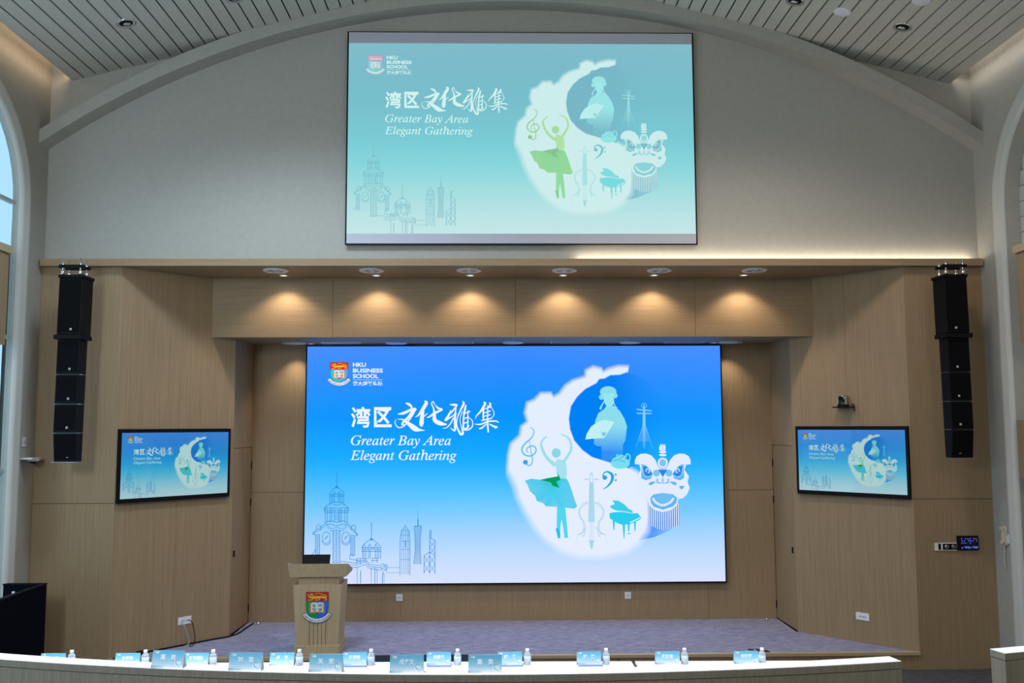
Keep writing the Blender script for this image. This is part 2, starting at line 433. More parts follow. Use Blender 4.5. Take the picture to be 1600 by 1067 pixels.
for sd, mt, nm in ((-1, COVE_L, 'left'), (1, COVE_W, 'right')):
    tag(MB().box(sd*5.40, sd*5.46, 2.0, 11.05, 7.24, 7.26).build('cove_light', mt), 'long hidden cove strip glowing along the %s edge of the plank ceiling' % nm, 'light strip', 'ceiling cove strips')
tag(MB().box(.75, 5.62, 11.02, 11.06, ZS+.078, ZS+.09).build('cove_light', COVE_R), 'bright warm light strip along the right half of the ledge under the gable wall', 'light strip')

# ------------------------------------------------------------------ ceiling downlights and ceiling speakers
def ceil_pt(x, y): return Vector((x, y, 8.5-.25*abs(x)-.001))
def ceil_n(x): return Vector((-.25 if x > 0 else .25, 0, -1)).normalized()
def can_light(x, y, label):
    c = ceil_pt(x, y); n = ceil_n(x)
    e = empty('recessed_downlight', c, label, 'downlight', 'downlights in the plank ceiling')
    MB().lathe(c, [(.10, -.01), (.105, .008), (.088, .013), (.074, .004)], 24, n).build('chrome_ring', CHROME, e)
    MB().lathe(c, [(.078, .001), (.078, .004), (.0, .005)], 20, n).build('dark_well', BLACK, e)
    MB().lathe(c+Vector((0, .03, 0)), [(.045, .004), (.045, .007), (.0, .009)], 16, n).build('reflector', CHROME, e)
can_light(-4.394, 10.042, 'chrome downlight in the left plank ceiling nearest the left cove')
can_light(-3.188, 10.045, 'chrome downlight in the left plank ceiling, cut by the top of the photo')
can_light(4.402, 10.043, 'chrome downlight in the right plank ceiling nearest the right cove')
can_light(3.181, 10.05, 'chrome downlight in the right plank ceiling, cut by the top of the photo')
def white_disc(x, y, label):
    c = ceil_pt(x, y); n = ceil_n(x)
    MB().lathe(c, [(.10, -.01), (.10, .004), (.09, .008), (0, .009)], 24, n).build('ceiling_speaker', DIFF, None, label, 'ceiling speaker', 'white discs in the plank ceiling')
white_disc(3.716, 10.043, 'white disc between the two chrome downlights of the right plank ceiling')
white_disc(4.336, 9.43, 'white disc at the top edge of the photo in the right plank ceiling')

# soffit fittings: six big grille discs with six small spotlights behind
ORD = ['first', 'second', 'third', 'fourth', 'fifth', 'sixth']
for i, x in enumerate((-2.957, -1.777, -.575, .608, 1.79, 2.975)):
    e = empty('ceiling_speaker', (x, 11.262, ZS), '%s large white grille disc from the left under the wooden band' % ORD[i], 'ceiling speaker', 'grille discs in the soffit')
    MB().lathe((x, 11.262, ZS), [(.155, 0), (.155, .012), (.145, .018), (.13, .012), (0, .012)], 32, (0, 0, -1)).build('rim', WHITEP, e)
    for k in range(6):
        a = k*math.pi/3; MB().lathe((x+.075*math.cos(a), 11.262+.075*math.sin(a), ZS-.012), [(.03, 0), (.03, .003), (0, .003)], 10, (0, 0, -1)).build('grille_dot', STEEL, e)
for i, x in enumerate((-2.95, -1.771, -.57, .621, 1.793, 2.95)):
    e = empty('spotlight', (x, 11.66, ZS), '%s small glowing spotlight from the left, washing the header boards' % ORD[i], 'spotlight', 'spotlights washing the header')
    MB().lathe((x, 11.66, ZS), [(.058, 0), (.058, .006), (.045, .008), (.043, .002)], 20, (0, 0, -1)).build('ring', WHITEP, e)
    MB().lathe((x, 11.66, ZS-.001), [(.042, 0), (.03, .003), (0, .004)], 16, (0, 0, -1)).build('lens', LAMPW, e)
    spot('spot_beam', (x, 11.66, ZS-.02), 30, (1.0, 0.80, 0.57), math.radians(122), 0.55)
    spot('spot_spill', (x, 11.66, ZS-.02), 4, (1.0, 0.84, 0.66), math.radians(165), 1.0)
# recess ceiling fittings
for i, (x, y) in enumerate(((-3.015, 12.72), (-1.622, 12.72), (0, 12.66), (1.622, 12.68), (3.01, 12.68))):
    e = empty('ceiling_speaker', (x, y, ZH), '%s round white fitting from the left above the big video wall' % ORD[i], 'ceiling speaker', 'round fittings above the video wall')
    MB().lathe((x, y, ZH), [(.15, 0), (.15, .012), (.135, .018), (.125, .010), (0, .010)], 28, (0, 0, -1)).build('rim', WHITEP, e)
for i, x in enumerate((-2.386, -.82, .784, 2.383)):
    e = empty('air_grille', (x, 12.70, ZH), '%s rectangular air grille from the left above the big video wall' % ORD[i], 'air grille', 'air grilles above the video wall')
    MB().box(x-.27, x+.27, 12.62, 12.80, ZH-.008, ZH).build('frame', WHITEP, e)
    for k in range(5): MB().box(x-.25, x+.25, 12.635+k*.032, 12.652+k*.032, ZH-.014, ZH-.008).build('vane', STEEL, e)
for i, (x, y) in enumerate(((-3.16, 12.74), (-2.82, 12.83), (2.82, 12.80), (3.17, 12.78))):
    e = empty('spotlight', (x, y, ZH), ['small spotlight left of the leftmost round fitting beside the video wall', 'small spotlight shining down the wall left of the video wall', 'small spotlight shining down the wall right of the video wall', 'small spotlight right of the rightmost round fitting beside the video wall'][i], 'spotlight', 'spotlights above the video wall')
    MB().lathe((x, y, ZH), [(.05, 0), (.05, .006), (.04, .008), (.038, .002)], 18, (0, 0, -1)).build('ring', WHITEP, e)
    MB().lathe((x, y, ZH-.001), [(.036, 0), (.02, .003), (0, .004)], 14, (0, 0, -1)).build('lens', LAMPW, e)
    if i in (1, 2): spot('spot_beam', (math.copysign(3.05, x), 12.80, ZH-.02), 30, (1.0, 0.82, 0.6), math.radians(95), 0.8)

# ------------------------------------------------------------------ slide artwork (drawn once in 16 x 9 slide units, shared by the four screens)
class Art:
    def __init__(s): s.v = []; s.c = []; s.f = []
    def put(s, pts, cols, faces):
        k = len(s.v); s.v += pts; s.c += cols; s.f += [tuple(i+k for i in f) for f in faces]
    def mesh(s, name, depth):
        me = bpy.data.meshes.new(name); me.from_pydata([(x, -depth, y) for x, y in s.v], [], s.f); me.update()
        at = me.color_attributes.new('Col', 'FLOAT_COLOR', 'POINT')
        at.data.foreach_set('color', [q for c in s.c for q in c])
        return me
def lin(c):
    return tuple((v/255/12.92 if v/255 <= .04045 else ((v/255+.055)/1.055)**2.4) for v in c[:3])+((c[3] if len(c) > 3 else 1.0),)
def ledmap(x, y):                       # place on the slide of a point seen on the photographed video wall
    yt = 542.7-(x-480.3)*2.1/644.2; yb = 912.5-(x-474.6)*4.4/659.3
    xl = 480.3-5.7*(y-542.7)/369.8; xr = 1124.5+9.4*(y-540.6)/367.5
    return (16*(x-xl)/(xr-xl), 9*(1-(y-yt)/(yb-yt)))
def frame(x0, y0, s):
    return lambda x, y: ledmap(x0+x/s, y0+y/s)
def poly(a, pts, col, T=None, cf=None):
    q = [T(*p) for p in pts] if T else list(pts)
    tr = tessellate_polygon([[Vector((x, y, 0)) for x, y in q]])
    a.put(q, [lin(cf(*p)) if cf else lin(col) for p in pts], tr)
def stroke(a, pts, col, T=None, w=None, sub=6, cap=True):
    """brush stroke through (x, y[, width]) points, smoothed"""
    P = [(p[0], p[1], p[2] if len(p) > 2 else w) for p in pts]
    if len(P) > 2 and sub > 1:
        Q = []
        for i in range(len(P)-1):
            p0, p1, p2, p3 = P[max(i-1, 0)], P[i], P[i+1], P[min(i+2, len(P)-1)]
            for k in range(sub):
                t = k/sub
                Q.append(tuple(.5*(2*p1[j]+(p2[j]-p0[j])*t+(2*p0[j]-5*p1[j]+4*p2[j]-p3[j])*t*t+(3*p1[j]-p0[j]-3*p2[j]+p3[j])*t**3) for j in range(3)))
        Q.append(P[-1]); P = Q
    vs = []
    for i, (x, y, ww) in enumerate(P):
        ax, ay = P[max(i-1, 0)][:2]; bx, by = P[min(i+1, len(P)-1)][:2]
        d = math.hypot(bx-ax, by-ay) or 1; nx, ny = -(by-ay)/d, (bx-ax)/d; h = max(ww, 1e-5)/2
        vs += [(x+nx*h, y+ny*h), (x-nx*h, y-ny*h)]
    q = [T(*p) for p in vs] if T else vs
    a.put(q, [lin(col)]*len(q), [(2*i, 2*i+1, 2*i+3, 2*i+2) for i in range(len(P)-1)])
def ell(a, cx, cy, rx, ry, col, T=None, n=24, a0=0, a1=2*math.pi):
    poly(a, [(cx+rx*math.cos(a0+(a1-a0)*k/n), cy+ry*math.sin(a0+(a1-a0)*k/n)) for k in range(n if a1-a0 > 6.28 else n+1)], col, T)
def glyphs(body, bold=0.0, italic=False):
    if italic:
        body = ''.join('\u210e' if ch == 'h' else chr(0x1D434+ord(ch)-65) if 'A' <= ch <= 'Z' else chr(0x1D44E+ord(ch)-97) if 'a' <= ch <= 'z' else ch for ch in body)
    c = bpy.data.curves.new('lettering', 'FONT'); c.body = body; c.offset = bold; c.resolution_u = 3
    o = bpy.data.objects.new('lettering', c); COL.objects.link(o); bpy.context.view_layer.update()
    m = o.to_mesh(); vs = [(v.co.x, v.co.y) for v in m.vertices]; fs = [tuple(p.vertices) for p in m.polygons]
    o.to_mesh_clear(); bpy.data.objects.remove(o); bpy.data.curves.remove(c)
    return vs, fs
def text(a, body, x0, x1, y0, y1, col, T=None, bold=0.0, italic=False, flip=True):
    """lettering stretched to the box x0..x1, y0 (bottom) .. y1 (top)"""
    vs, fs = glyphs(body, bold, italic)
    ax, bx = min(v[0] for v in vs), max(v[0] for v in vs); ay, by = min(v[1] for v in vs), max(v[1] for v in vs)
    q = [(x0+(x-ax)/(bx-ax)*(x1-x0), y0+(y-ay)/(by-ay)*(y1-y0)) for x, y in vs]
    if T: q = [T(*p) for p in q]
    a.put(q, [lin(col)]*len(q), fs)

def crest(a, T, flat=False):
    """university arms: red chief with gold lion, green and blue field, open book, motto ribbon (drawn in a 0..1080 grid)"""
    GOLD = (235, 190, 50); RED = (205, 35, 25); GRN = (10, 150, 90); BLU = (30, 110, 235); K = (20, 25, 45)
    if flat: GRN = (60, 195, 205); BLU = (85, 165, 255); RED = (230, 40, 30)
    sh = [(325, 240), (770, 240), (770, 520)]+[(547+223*math.cos(t), 520+255*math.sin(t)) for t in [math.pi*k/24 for k in range(1, 24)]]+[(325, 520)]
    poly(a, [(547+(x-547)*1.03, 500+(y-500)*1.025) for x, y in sh], K, T)
    lf = [(325, 420), (547, 420), (547, 775)]+[(547+223*math.cos(t), 520+255*math.sin(t)) for t in [math.pi*k/24 for k in range(13, 24)]]+[(325, 520)]
    rt = [(547, 420), (770, 420), (770, 520)]+[(547+223*math.cos(t), 520+255*math.sin(t)) for t in [math.pi*k/24 for k in range(1, 12)]]+[(547, 775)]
    poly(a, lf, GRN, T); poly(a, rt, BLU, T)
    poly(a, [(325, 240), (770, 240), (770, 418), (325, 418)], RED, T)
    # lion passant
    stroke(a, [(420, 335, 40), (500, 345, 52), (600, 335, 42), (690, 345, 46)], GOLD, T)
    ell(a, 432, 305, 38, 40, GOLD, T); ell(a, 436, 312, 18, 18, (120, 95, 20), T, 12)
    stroke(a, [(420, 345, 26), (380, 335, 18), (355, 290, 12), (372, 275, 10)], GOLD, T)
    stroke(a, [(445, 355, 24), (440, 390, 16), (350, 395, 14)], GOLD, T)
    stroke(a, [(580, 345, 24), (590, 385, 16), (510, 397, 14)], GOLD, T)
    stroke(a, [(690, 345, 30), (725, 365, 20), (735, 392, 14), (690, 398, 12)], GOLD, T)
    stroke(a, [(700, 335, 14), (740, 320, 12), (690, 290, 12), (640, 285, 12), (600, 262, 10), (520, 270, 12), (510, 290, 8)], GOLD, T)
    # book
    poly(a, [(392, 455), (700, 455), (700, 655), (570, 655), (547, 690), (524, 655), (392, 655)], (215, 150, 40), T)
    poly(a, [(425, 455), (500, 443), (547, 458), (547, 632), (500, 620), (425, 640)], (245, 245, 250), T)
    poly(a, [(669, 455), (595, 443), (547, 458), (547, 632), (595, 620), (669, 640)], (245, 245, 250), T)
    stroke(a, [(547, 458), (547, 632)], K, T, 5)
    ell(a, 547, 662, 16, 18, (110, 50, 20), T, 12)
    for ch, x0, x1, y0, y1 in (('格', 445, 525, 548, 470), ('物', 445, 525, 618, 556), ('明', 568, 650, 548, 470), ('德', 568, 650, 618, 556)):
        text(a, ch, x0, x1, y0, y1, K, T, .01)
    # ribbon
    def rb(r0, r1, col, a0, a1, grow=0):
        pts = []
        n = 28; cx, cy = 545, 500
        for k in range(n+1):
            t = a0+(a1-a0)*k/n; pts.append((cx+(r1+grow)*math.cos(t), cy+(r1+grow)*.99*math.sin(t)))
        for k in range(n, -1, -1):
            t = a0+(a1-a0)*k/n; pts.append((cx+(r0-grow)*math.cos(t), cy+(r0-grow)*.99*math.sin(t)))
        poly(a, pts, col, T)
    A0, A1 = math.radians(34), math.radians(146)
    rb(272, 352, K, A0-.03, A1+.03, 7); rb(272, 352, (232, 234, 250), A0, A1)
    word = 'SAPIENTIA ET VIRTUS'
    for i, ch in enumerate(word):
        if ch == ' ': continue
        t = A1-(A1-A0)*(i+1.0)/(len(word)+1)
        vs, fs = glyphs(ch, .012); r = 290
        q = []
        for x, y in vs:
            gx, gy = (x-.3)*52, y*52
            # baseline tangent runs left to right along the bottom of the ring
            px = 545+(r+50-gy)*math.cos(t)+gx*math.sin(t); py = 500+(r+50-gy)*.99*math.sin(t)-gx*math.cos(t)
            q.append((px, py))
        a.put([T(*p) for p in q], [lin(K)]*len(q), fs)

ART = []                                     # (name, mesh) back to front
def layer(name, art): ART.append((name, art.mesh(name, .004*(len(ART)+1))))
WH = (238, 243, 255)
# soft cloud crescent and the dark moon disc
FA = lambda x, y: (790+x/4.571, 560+y/4.571)
disc = Art()
cx, cy, rr = 800, 455, 350
n = 48; ring = []
for k in range(n):
    t = 2*math.pi*k/n; ring.append((cx+rr*math.cos(t), cy+rr*math.sin(t)))
def dcol(x, y):
    f = min(1, max(0, (x-cx+40)/(rr*1.0))); return (0, 128, 245, .95*(1-f)**1.2)
pts = [(cx, cy)]+[(cx+rr*.6*math.cos(2*math.pi*k/n), cy+rr*.6*math.sin(2*math.pi*k/n)) for k in range(n)]+ring
disc.put([ledmap(*FA(*p)) for p in pts], [lin(dcol(*p)) for p in pts],
         [(0, 1+k, 1+(k+1) % n) for k in range(n)]+[(1+k, 1+n+k, 1+n+(k+1) % n, 1+(k+1) % n) for k in range(n)])
# shade below the lion's beard
sh = [(1010, 940, .0), (900, 1320, .9), (1080, 1230, .9), (1230, 1110, .6), (1330, 940, .0)]
b = [(930, 1310), (1010, 1190), (1150, 1160), (1240, 1130), (1180, 1230), (1060, 1280)]
poly(disc, b, (0, 130, 250), lambda x, y: ledmap(*FA(x, y)), lambda x, y: (0, 130, 250, 1.0 if x < 1170 else .35))
layer('slide_moon_disc', disc)
cl = Art()
B = lambda x, y: (x, y+731.4)
out = [(870, 78), (800, 76), (730, 96), (690, 118), (668, 92), (620, 80), (580, 100), (570, 150), (480, 180), (430, 215), (390, 270), (335, 300), (310, 270), (250, 272), (210, 318), (160, 335), (148, 400), (165, 465), (120, 505), (108, 570), (45, 630), (30, 700), (22, 790)]
out += [B(*p) for p in [(45, 100), (85, 185), (105, 260), (160, 370), (225, 470), (300, 555), (400, 625), (520, 662), (690, 662), (840, 635), (930, 580), (985, 500), (1008, 400), (1000, 290), (970, 180), (925, 100), (880, 75)]]
inn = [(870, 800), (760, 765), (690, 745), (610, 720), (540, 670), (480, 600), (450, 520), (440, 440), (455, 350), (500, 280), (560, 222), (640, 180), (660, 150), (700, 145), (740, 122), (810, 118), (866, 98)]
loop = out+inn
Tm = lambda x, y: ledmap(*FA(x, y))
poly(cl, loop, (228, 238, 255), Tm)
# feathered rim
nl = len(loop); area2 = sum(loop[i][0]*loop[(i+1) % nl][1]-loop[(i+1) % nl][0]*loop[i][1] for i in range(nl)); sg = 1 if area2 > 0 else -1
rim = []
for i in range(nl):
    a, b2 = loop[i-1], loop[(i+1) % nl]; d = math.hypot(b2[0]-a[0], b2[1]-a[1]) or 1
    wd = 34 if i < len(out) else 9
    if 22 < i < len(out)-4: wd = 60
    rim.append((loop[i][0]+sg*(b2[1]-a[1])/d*wd, loop[i][1]-sg*(b2[0]-a[0])/d*wd))
cl.put([Tm(*p) for p in loop+rim], [lin((228, 238, 255, 1))]*nl+[lin((228, 238, 255, 0))]*nl, [(i, (i+1) % nl, nl+(i+1) % nl, nl+i) for i in range(nl)])
layer('slide_cloud_crescent', cl)
# skyline drawing
sk = Art(); S = frame(474, 740, 6.204); LC = (45, 142, 214)
def ln(*pts, w=4.0, c=LC): stroke(sk, pts, c, S, w*1.35, 1)
def cv(*pts, w=4.0, c=LC): stroke(sk, pts, c, S, w*1.35, 6)
ln((322, 0), (322, 150)); cv((250, 212), (275, 175), (322, 150), (370, 175), (395, 215)); cv((310, 155), (322, 135), (334, 155), w=8)
for y in (215, 232, 290): ln((250 if y < 260 else 262, y), (395 if y < 260 else 382, y))
for x in (255, 272, 285, 300, 340, 352, 370, 388): ln((x, 215), (x, 290))
for x in (297, 350): cv((x-16, 215), (x, 190), (x+16, 215))
cv((200, 375), (215, 335), (265, 305), (322, 318), (375, 305), (425, 335), (437, 375)); ln((262, 290), (250, 310)); ln((382, 290), (398, 312))
for x in (212, 232, 258, 275, 300, 340, 352, 368, 400, 422): ln((x, 350), (x, 485))
for y in (345, 372, 390): ln((200, y), (300, y)); ln((350, y), (437, y))
for k in range(9): ln((300, 345+k*14), (345, 345+k*14), w=2.5)
cv((205, 485), (260, 470), (322, 480), (380, 468), (430, 490)); cv((215, 505), (265, 500), (322, 515), (385, 500), (425, 508))
for d in (0, 22): ln((90, 585+d*.6), (215, 490+d), (268, 545+d), (320, 530+d), (375, 545+d), (430, 490+d), (525, 600+d*.4))
ln((90, 585), (105, 600)); ln((525, 600), (505, 612)); ln((105, 600), (160, 600)); ln((455, 605), (505, 612))
for x0 in (125, 460): cv((x0, 560), (x0+5, 520), (x0+28, 508), (x0+45, 530), (x0+40, 565))
for x0, x1, y0, y1 in ((120, 158, 600, 795), (287, 352, 555, 862), (458, 495, 612, 800)):
    ln((x0, y0), (x0, y1)); ln((x1, y0), (x1, y1)); ln(((x0+x1)/2, y0), ((x0+x1)/2, y1), w=2.5)
    y = y0+12
    while y < y1: ln((x0, y), ((x0+x1)/2, y+9), (x1, y), w=3); y += 17
for ex in (222, 410):
    cv(*[(ex+38*math.cos(k*math.pi/8), 628+54*math.sin(k*math.pi/8)) for k in range(17)]); ln((ex-15, 645), (ex+15, 610), w=6)
    cv(*[(ex+48*math.cos(k*math.pi/8), 632+66*math.sin(k*math.pi/8)) for k in range(1, 8)])
ln((85, 790), (110, 760), (120, 730)); ln((280, 862), (362, 862)); ln((445, 830), (455, 785), (495, 800)); ln((445, 830), (550, 850)); ln((360, 852), (445, 862))
for d in (0, 20, 42): ln((445, 862+d), (520, 870+d), (597, 835+d*1.1), (640, 880+d), (740, 895+d), (765, 872+d), (805, 910+d*.9))
ln((656, 488), (656, 650)); ell(sk, 656, 490, 6, 6, LC, S, 8); cv((565, 722), (595, 682), (656, 645), (715, 682), (750, 722)); cv((645, 655), (656, 636), (667, 655), w=8)
for x in (573, 585, 603, 630, 645, 695, 712, 728, 745): ln((x, 735), (x, 830))
for y in (722, 738, 758): ln((560, y), (752, y))
for x in (585, 640, 700): cv((x-18, 735), (x, 690), (x+18, 735))
for y in (828, 850): ln((510, y), (620, y)); ln((660, y-4), (720, y-4))
ln((515, 828), (515, 880)); ln((550, 822), (550, 880)); ln((665, 830), (665, 868)); ln((712, 830), (712, 868))
for x, y0 in ((520, 905), (553, 940), (655, 915), (690, 905), (711, 920), (762, 965), (778, 970)): ln((x, y0), (x, 1062), w=5 if x in (553, 690, 762) else 3.5)
cv((780, 900), (800, 880), (810, 915), (795, 940), (775, 920)); ln((745, 905), (775, 965), (780, 1000))
for y, c in ((912, LC), (962, (190, 170, 225))): ln((800, y), (930, y), c=(120, 185, 235))
for pts in (((932, 985), (932, 650), (945, 570), (985, 508), (1020, 570), (1028, 650), (1028, 985)),): ln(*pts)
for x, y0 in ((950, 570), (968, 540), (985, 512), (1002, 540), (1015, 570)): ln((x, y0), (x, 975), w=2.5)
for y in (560, 605, 662, 740, 836): ln((940, y), (1024, y), w=3)
ln((985, 655), (985, 720), w=7)
ln((1105, 372), (1105, 460), w=2.5); ln((1105, 450), (1105, 520), w=7); ln((1066, 520), (1140, 516), w=5)
Lf = lambda y: 1068+10*math.sin(min(1, (y-520)/170)*math.pi/2)-max(0, y-760)*.12
Rt = lambda y: 1140-12*math.sin(min(1, (y-520)/170)*math.pi/2)+max(0, y-760)*.06
ys = [520+k*24 for k in range(16)]
for f in (Lf, Rt): ln(*[(f(y), y) for y in ys], w=3.5)
for k in range(15):
    for j in range(4):
        u0, u1 = j/4, (j+1)/4; y0, y1 = ys[k], ys[k+1]
        ln((Lf(y0)+(Rt(y0)-Lf(y0))*u0, y0), (Lf(y1)+(Rt(y1)-Lf(y1))*u1, y1), w=2.2); ln((Lf(y0)+(Rt(y0)-Lf(y0))*u1, y0), (Lf(y1)+(Rt(y1)-Lf(y1))*u0, y1), w=2.2)
for x, y0, y1 in ((1165, 800, 970), (1218, 560, 970), (1270, 652, 970), (1232, 550, 632)): ln((x, y0), (x, y1), w=4.5)
ln((1165, 800), (1218, 765), (1270, 800)); ln((1218, 630), (1270, 655))
for a0, b0 in ((660, 720), (720, 780)): ln((1218, a0), (1270, b0), w=3); ln((1270, a0), (1218, b0), w=3)
for a0, b0 in ((800, 880), (880, 960)):
    for x in (1165, 1218): ln((x, a0), (x+52, b0), w=3); ln((x+52, a0), (x, b0), w=3)
layer('slide_skyline', sk)
# opera figure, plucked instrument, teapot
P = frame(890, 590, 7.114); la = Art(); LB = (140, 222, 238)
def fade(x, y): return (140, 222, 238, 1.0 if y < 560 else max(.12, 1-(y-560)/330))
body = [(400, 330), (480, 330), (545, 380), (600, 470), (630, 560), (610, 720), (585, 760), (582, 850), (580, 940), (345, 940), (345, 850), (345, 780), (300, 780), (262, 760), (262, 700), (275, 500), (310, 410), (370, 370)]
poly(la, body, LB, P, fade)
ell(la, 420, 172, 92, 64, LB, P); ell(la, 345, 232, 29, 28, LB, P); ell(la, 497, 214, 28, 28, LB, P)
poly(la, [(365, 190), (480, 190), (487, 290), (455, 345), (405, 340), (372, 280)], (150, 230, 240), P)
stroke(la, [(378, 275, 14), (348, 325, 16), (330, 368, 26)], LB, P); stroke(la, [(482, 300, 12), (500, 335, 14), (515, 360, 24)], LB, P)
fan = [(165, 705), (180, 640), (230, 560), (300, 510), (380, 485), (490, 510), (440, 590), (375, 690), (340, 690), (250, 695)]
poly(la, fan, (195, 240, 246), P)
for x, y in ((230, 560), (300, 512), (370, 488), (430, 497)): stroke(la, [(x, y), (365, 690)], (150, 225, 238), P, 2.5, 1)
for k in range(5): stroke(la, [(345+k*14, 620), (362+k*4, 660)], (60, 165, 210), P, 5, 1)
layer('slide_opera_figure', la)
mi = Art(); PC = (135, 205, 248)
stroke(mi, [(820, 315, 14), (820, 440, 30), (820, 560, 34)], PC, P, None, 1); poly(mi, [(803, 560), (838, 560), (832, 800), (810, 800)], PC, P, lambda x, y: (135, 205, 248, .8 if y < 600 else .25))
stroke(mi, [(820+28*math.cos(k*math.pi/6), 325+26*math.sin(k*math.pi/6), 6) for k in range(13)], PC, P)
for y0, y1 in ((368, 384), (412, 415)): stroke(mi, [(738, y0, 12), (820, (y0+y1)/2, 14), (905, y1, 12)], PC, P)
stroke(mi, [(806, 560, 6), (733, 785, 3)], PC, P, None, 1); stroke(mi, [(838, 560, 6), (917, 810, 3)], PC, P, None, 1)
for k in range(11): stroke(mi, [(800-k*3.4, 580+k*14), (842+k*3.4, 580+k*14)], PC, P, 3, 1)
ell(mi, 555, 968, 108, 62, (120, 222, 238), P); poly(mi, [(465, 920), (560, 870), (630, 890), (600, 930), (480, 960)], (120, 222, 238), P)
ell(mi, 521, 882, 11, 16, (120, 222, 238), P); stroke(mi, [(615, 905, 14), (628, 865, 14), (658, 880, 14), (662, 920, 14), (640, 975, 14)], (120, 222, 238), P)
stroke(mi, [(470, 945, 5), (550, 920, 5), (600, 880, 5)], (30, 150, 210), P); stroke(mi, [(540, 940, 5), (610, 950, 5)], (30, 150, 210), P)
layer('slide_lute_and_teapot', mi)
# dancer and treble clef
D = frame(800, 670, 5.617); da = Art()
def skirt(x, y):
    g = max(0, 1-abs(y-470)/90)*max(0, 1-abs(x-350)/130); d = ((x*7+y*13) % 50)-25
    return (int(95*(1-g)+20*g+d), int(205*(1-g)+165*g), int(238*(1-g)+110*g))
sk1 = [(105, 468), (160, 450), (240, 460), (300, 446), (390, 430), (420, 436), (470, 448), (490, 480), (520, 560), (545, 640), (565, 690), (540, 712), (480, 705), (440, 698), (380, 695), (290, 690), (262, 662), (210, 645), (195, 600), (150, 560), (130, 510)]
c0 = (340, 570)
da.put([D(*c0)]+[D(*p) for p in sk1], [lin((70, 205, 240))]+[lin(skirt(*p)) for p in sk1], [(0, 1+i, 1+(i+1) % len(sk1)) for i in range(len(sk1))])
poly(da, [(240, 460), (395, 430), (386, 392), (400, 383), (424, 398), (425, 425), (410, 462), (380, 478), (410, 530), (350, 512), (330, 482)], (0, 158, 95), D)
poly(da, [(368, 312), (395, 275), (440, 290), (470, 320), (476, 400), (466, 452), (416, 448), (385, 385)], (165, 226, 240), D)
ell(da, 380, 226, 40, 42, (140, 215, 228), D)
AR = (160, 222, 238)
stroke(da, [(372, 335, 34), (300, 270, 28), (257, 190, 24), (250, 130, 18), (297, 78, 12)], AR, D); stroke(da, [(440, 310, 28), (482, 250, 24), (512, 185, 22), (492, 100, 18), (420, 60, 10)], AR, D)
LG = (85, 212, 242)
stroke(da, [(420, 690, 62), (408, 790, 44), (402, 880, 30), (405, 968, 22)], LG, D); stroke(da, [(428, 690, 60), (452, 820, 40), (470, 965, 30)], LG, D); stroke(da, [(385, 880, 20), (402, 930, 30), (405, 968, 16)], (40, 190, 235), D)
TC = (105, 190, 236)
stroke(da, [(150, 0, 6), (184, 30, 9), (165, 90, 11), (105, 145, 14), (78, 195, 14), (105, 242, 14), (165, 250, 14), (204, 205, 12), (180, 165, 12), (130, 178, 11), (122, 210, 9), (140, 225, 6)], TC, D)
stroke(da, [(143, 110, 6), (160, 220, 8), (172, 290, 10), (155, 332, 11), (118, 330, 11)], TC, D); ell(da, 110, 307, 22, 21, (60, 160, 230), D, 14)
layer('slide_dancer_and_clef', da)
# bass clef, violin, piano
V = frame(890, 720, 7.625); vi = Art(); VC = (135, 203, 226)
ell(vi, 410, 217, 29, 27, (35, 165, 235), V, 16)
stroke(vi, [(386, 205, 14), (400, 162, 14), (450, 150, 22), (500, 192, 36), (490, 262, 30), (440, 322, 18), (386, 357, 5)], (35, 165, 235), V)
ell(vi, 541, 182, 13, 13, (70, 170, 200), V, 10); ell(vi, 541, 248, 13, 13, (70, 170, 200), V, 10)
poly(vi, [(228, 270), (272, 270), (288, 740), (215, 740)], (180, 222, 238), V)
for x0, x1 in ((228, 215), (240, 235), (250, 251), (261, 268), (272, 288)): stroke(vi, [(x0, 270), (x1, 740)], VC, V, 4, 1)
for x in (232, 246, 258, 274): stroke(vi, [(x, 740), (x, 950)], (175, 215, 235), V, 4, 1)
stroke(vi, [(232, 270, 5), (236, 190, 8), (250, 165, 10), (264, 190, 8), (268, 270, 5)], VC, V)
for s in (-1, 1):
    stroke(vi, [(250+s*25, 245, 5), (250+s*60, 235, 12), (250+s*85, 240, 10)], (165, 212, 232), V)
    for d in (0, 14):
        stroke(vi, [(250+s*38, 505+d, 5), (250+s*(100-d), 528+d, 5), (250+s*(150-d), 605, 5), (250+s*(135-d), 690, 5), (250+s*(100-d), 735, 5), (250+s*(92-d), 820, 5), (250+s*(125-d), 875, 5), (250+s*175, 890, 4)], VC if d else (110, 185, 215), V)
    stroke(vi, [(250+s*48, 800, 7), (250+s*75, 830, 5), (250+s*92, 905, 8), (250+s*112, 900, 4)], VC, V)
    stroke(vi, [(250+s*165, 900, 4), (250+s*190, 1010, 2)], (170, 212, 235), V, None, 1)
poly(vi, [(220, 955), (285, 955), (275, 985), (262, 1055), (243, 1055), (230, 985)], (165, 212, 235), V)
PN = (45, 205, 238)
poly(vi, [(465, 640), (500, 625), (600, 622), (745, 640), (805, 636), (845, 690), (830, 715), (715, 765), (625, 775), (560, 755), (500, 715), (470, 700)], PN, V)
poly(vi, [(470, 552), (530, 530), (500, 485), (570, 490), (640, 530), (700, 590), (735, 600), (748, 640), (600, 618), (540, 602), (490, 580)], (60, 208, 238), V)
stroke(vi, [(480, 632, 5), (600, 612, 5), (740, 640, 5)], (235, 248, 255), V)
for p in ([(518, 715, 30), (519, 835, 12)], [(637, 765, 34), (641, 932, 10)], [(696, 755, 26), (696, 850, 18)], [(680, 878, 12), (722, 872, 12)], [(770, 735, 28), (772, 848, 12)]): stroke(vi, p, PN, V, None, 1)
stroke(vi, [(712, 748, 10), (832, 692, 10)], (235, 250, 255), V, None, 1)
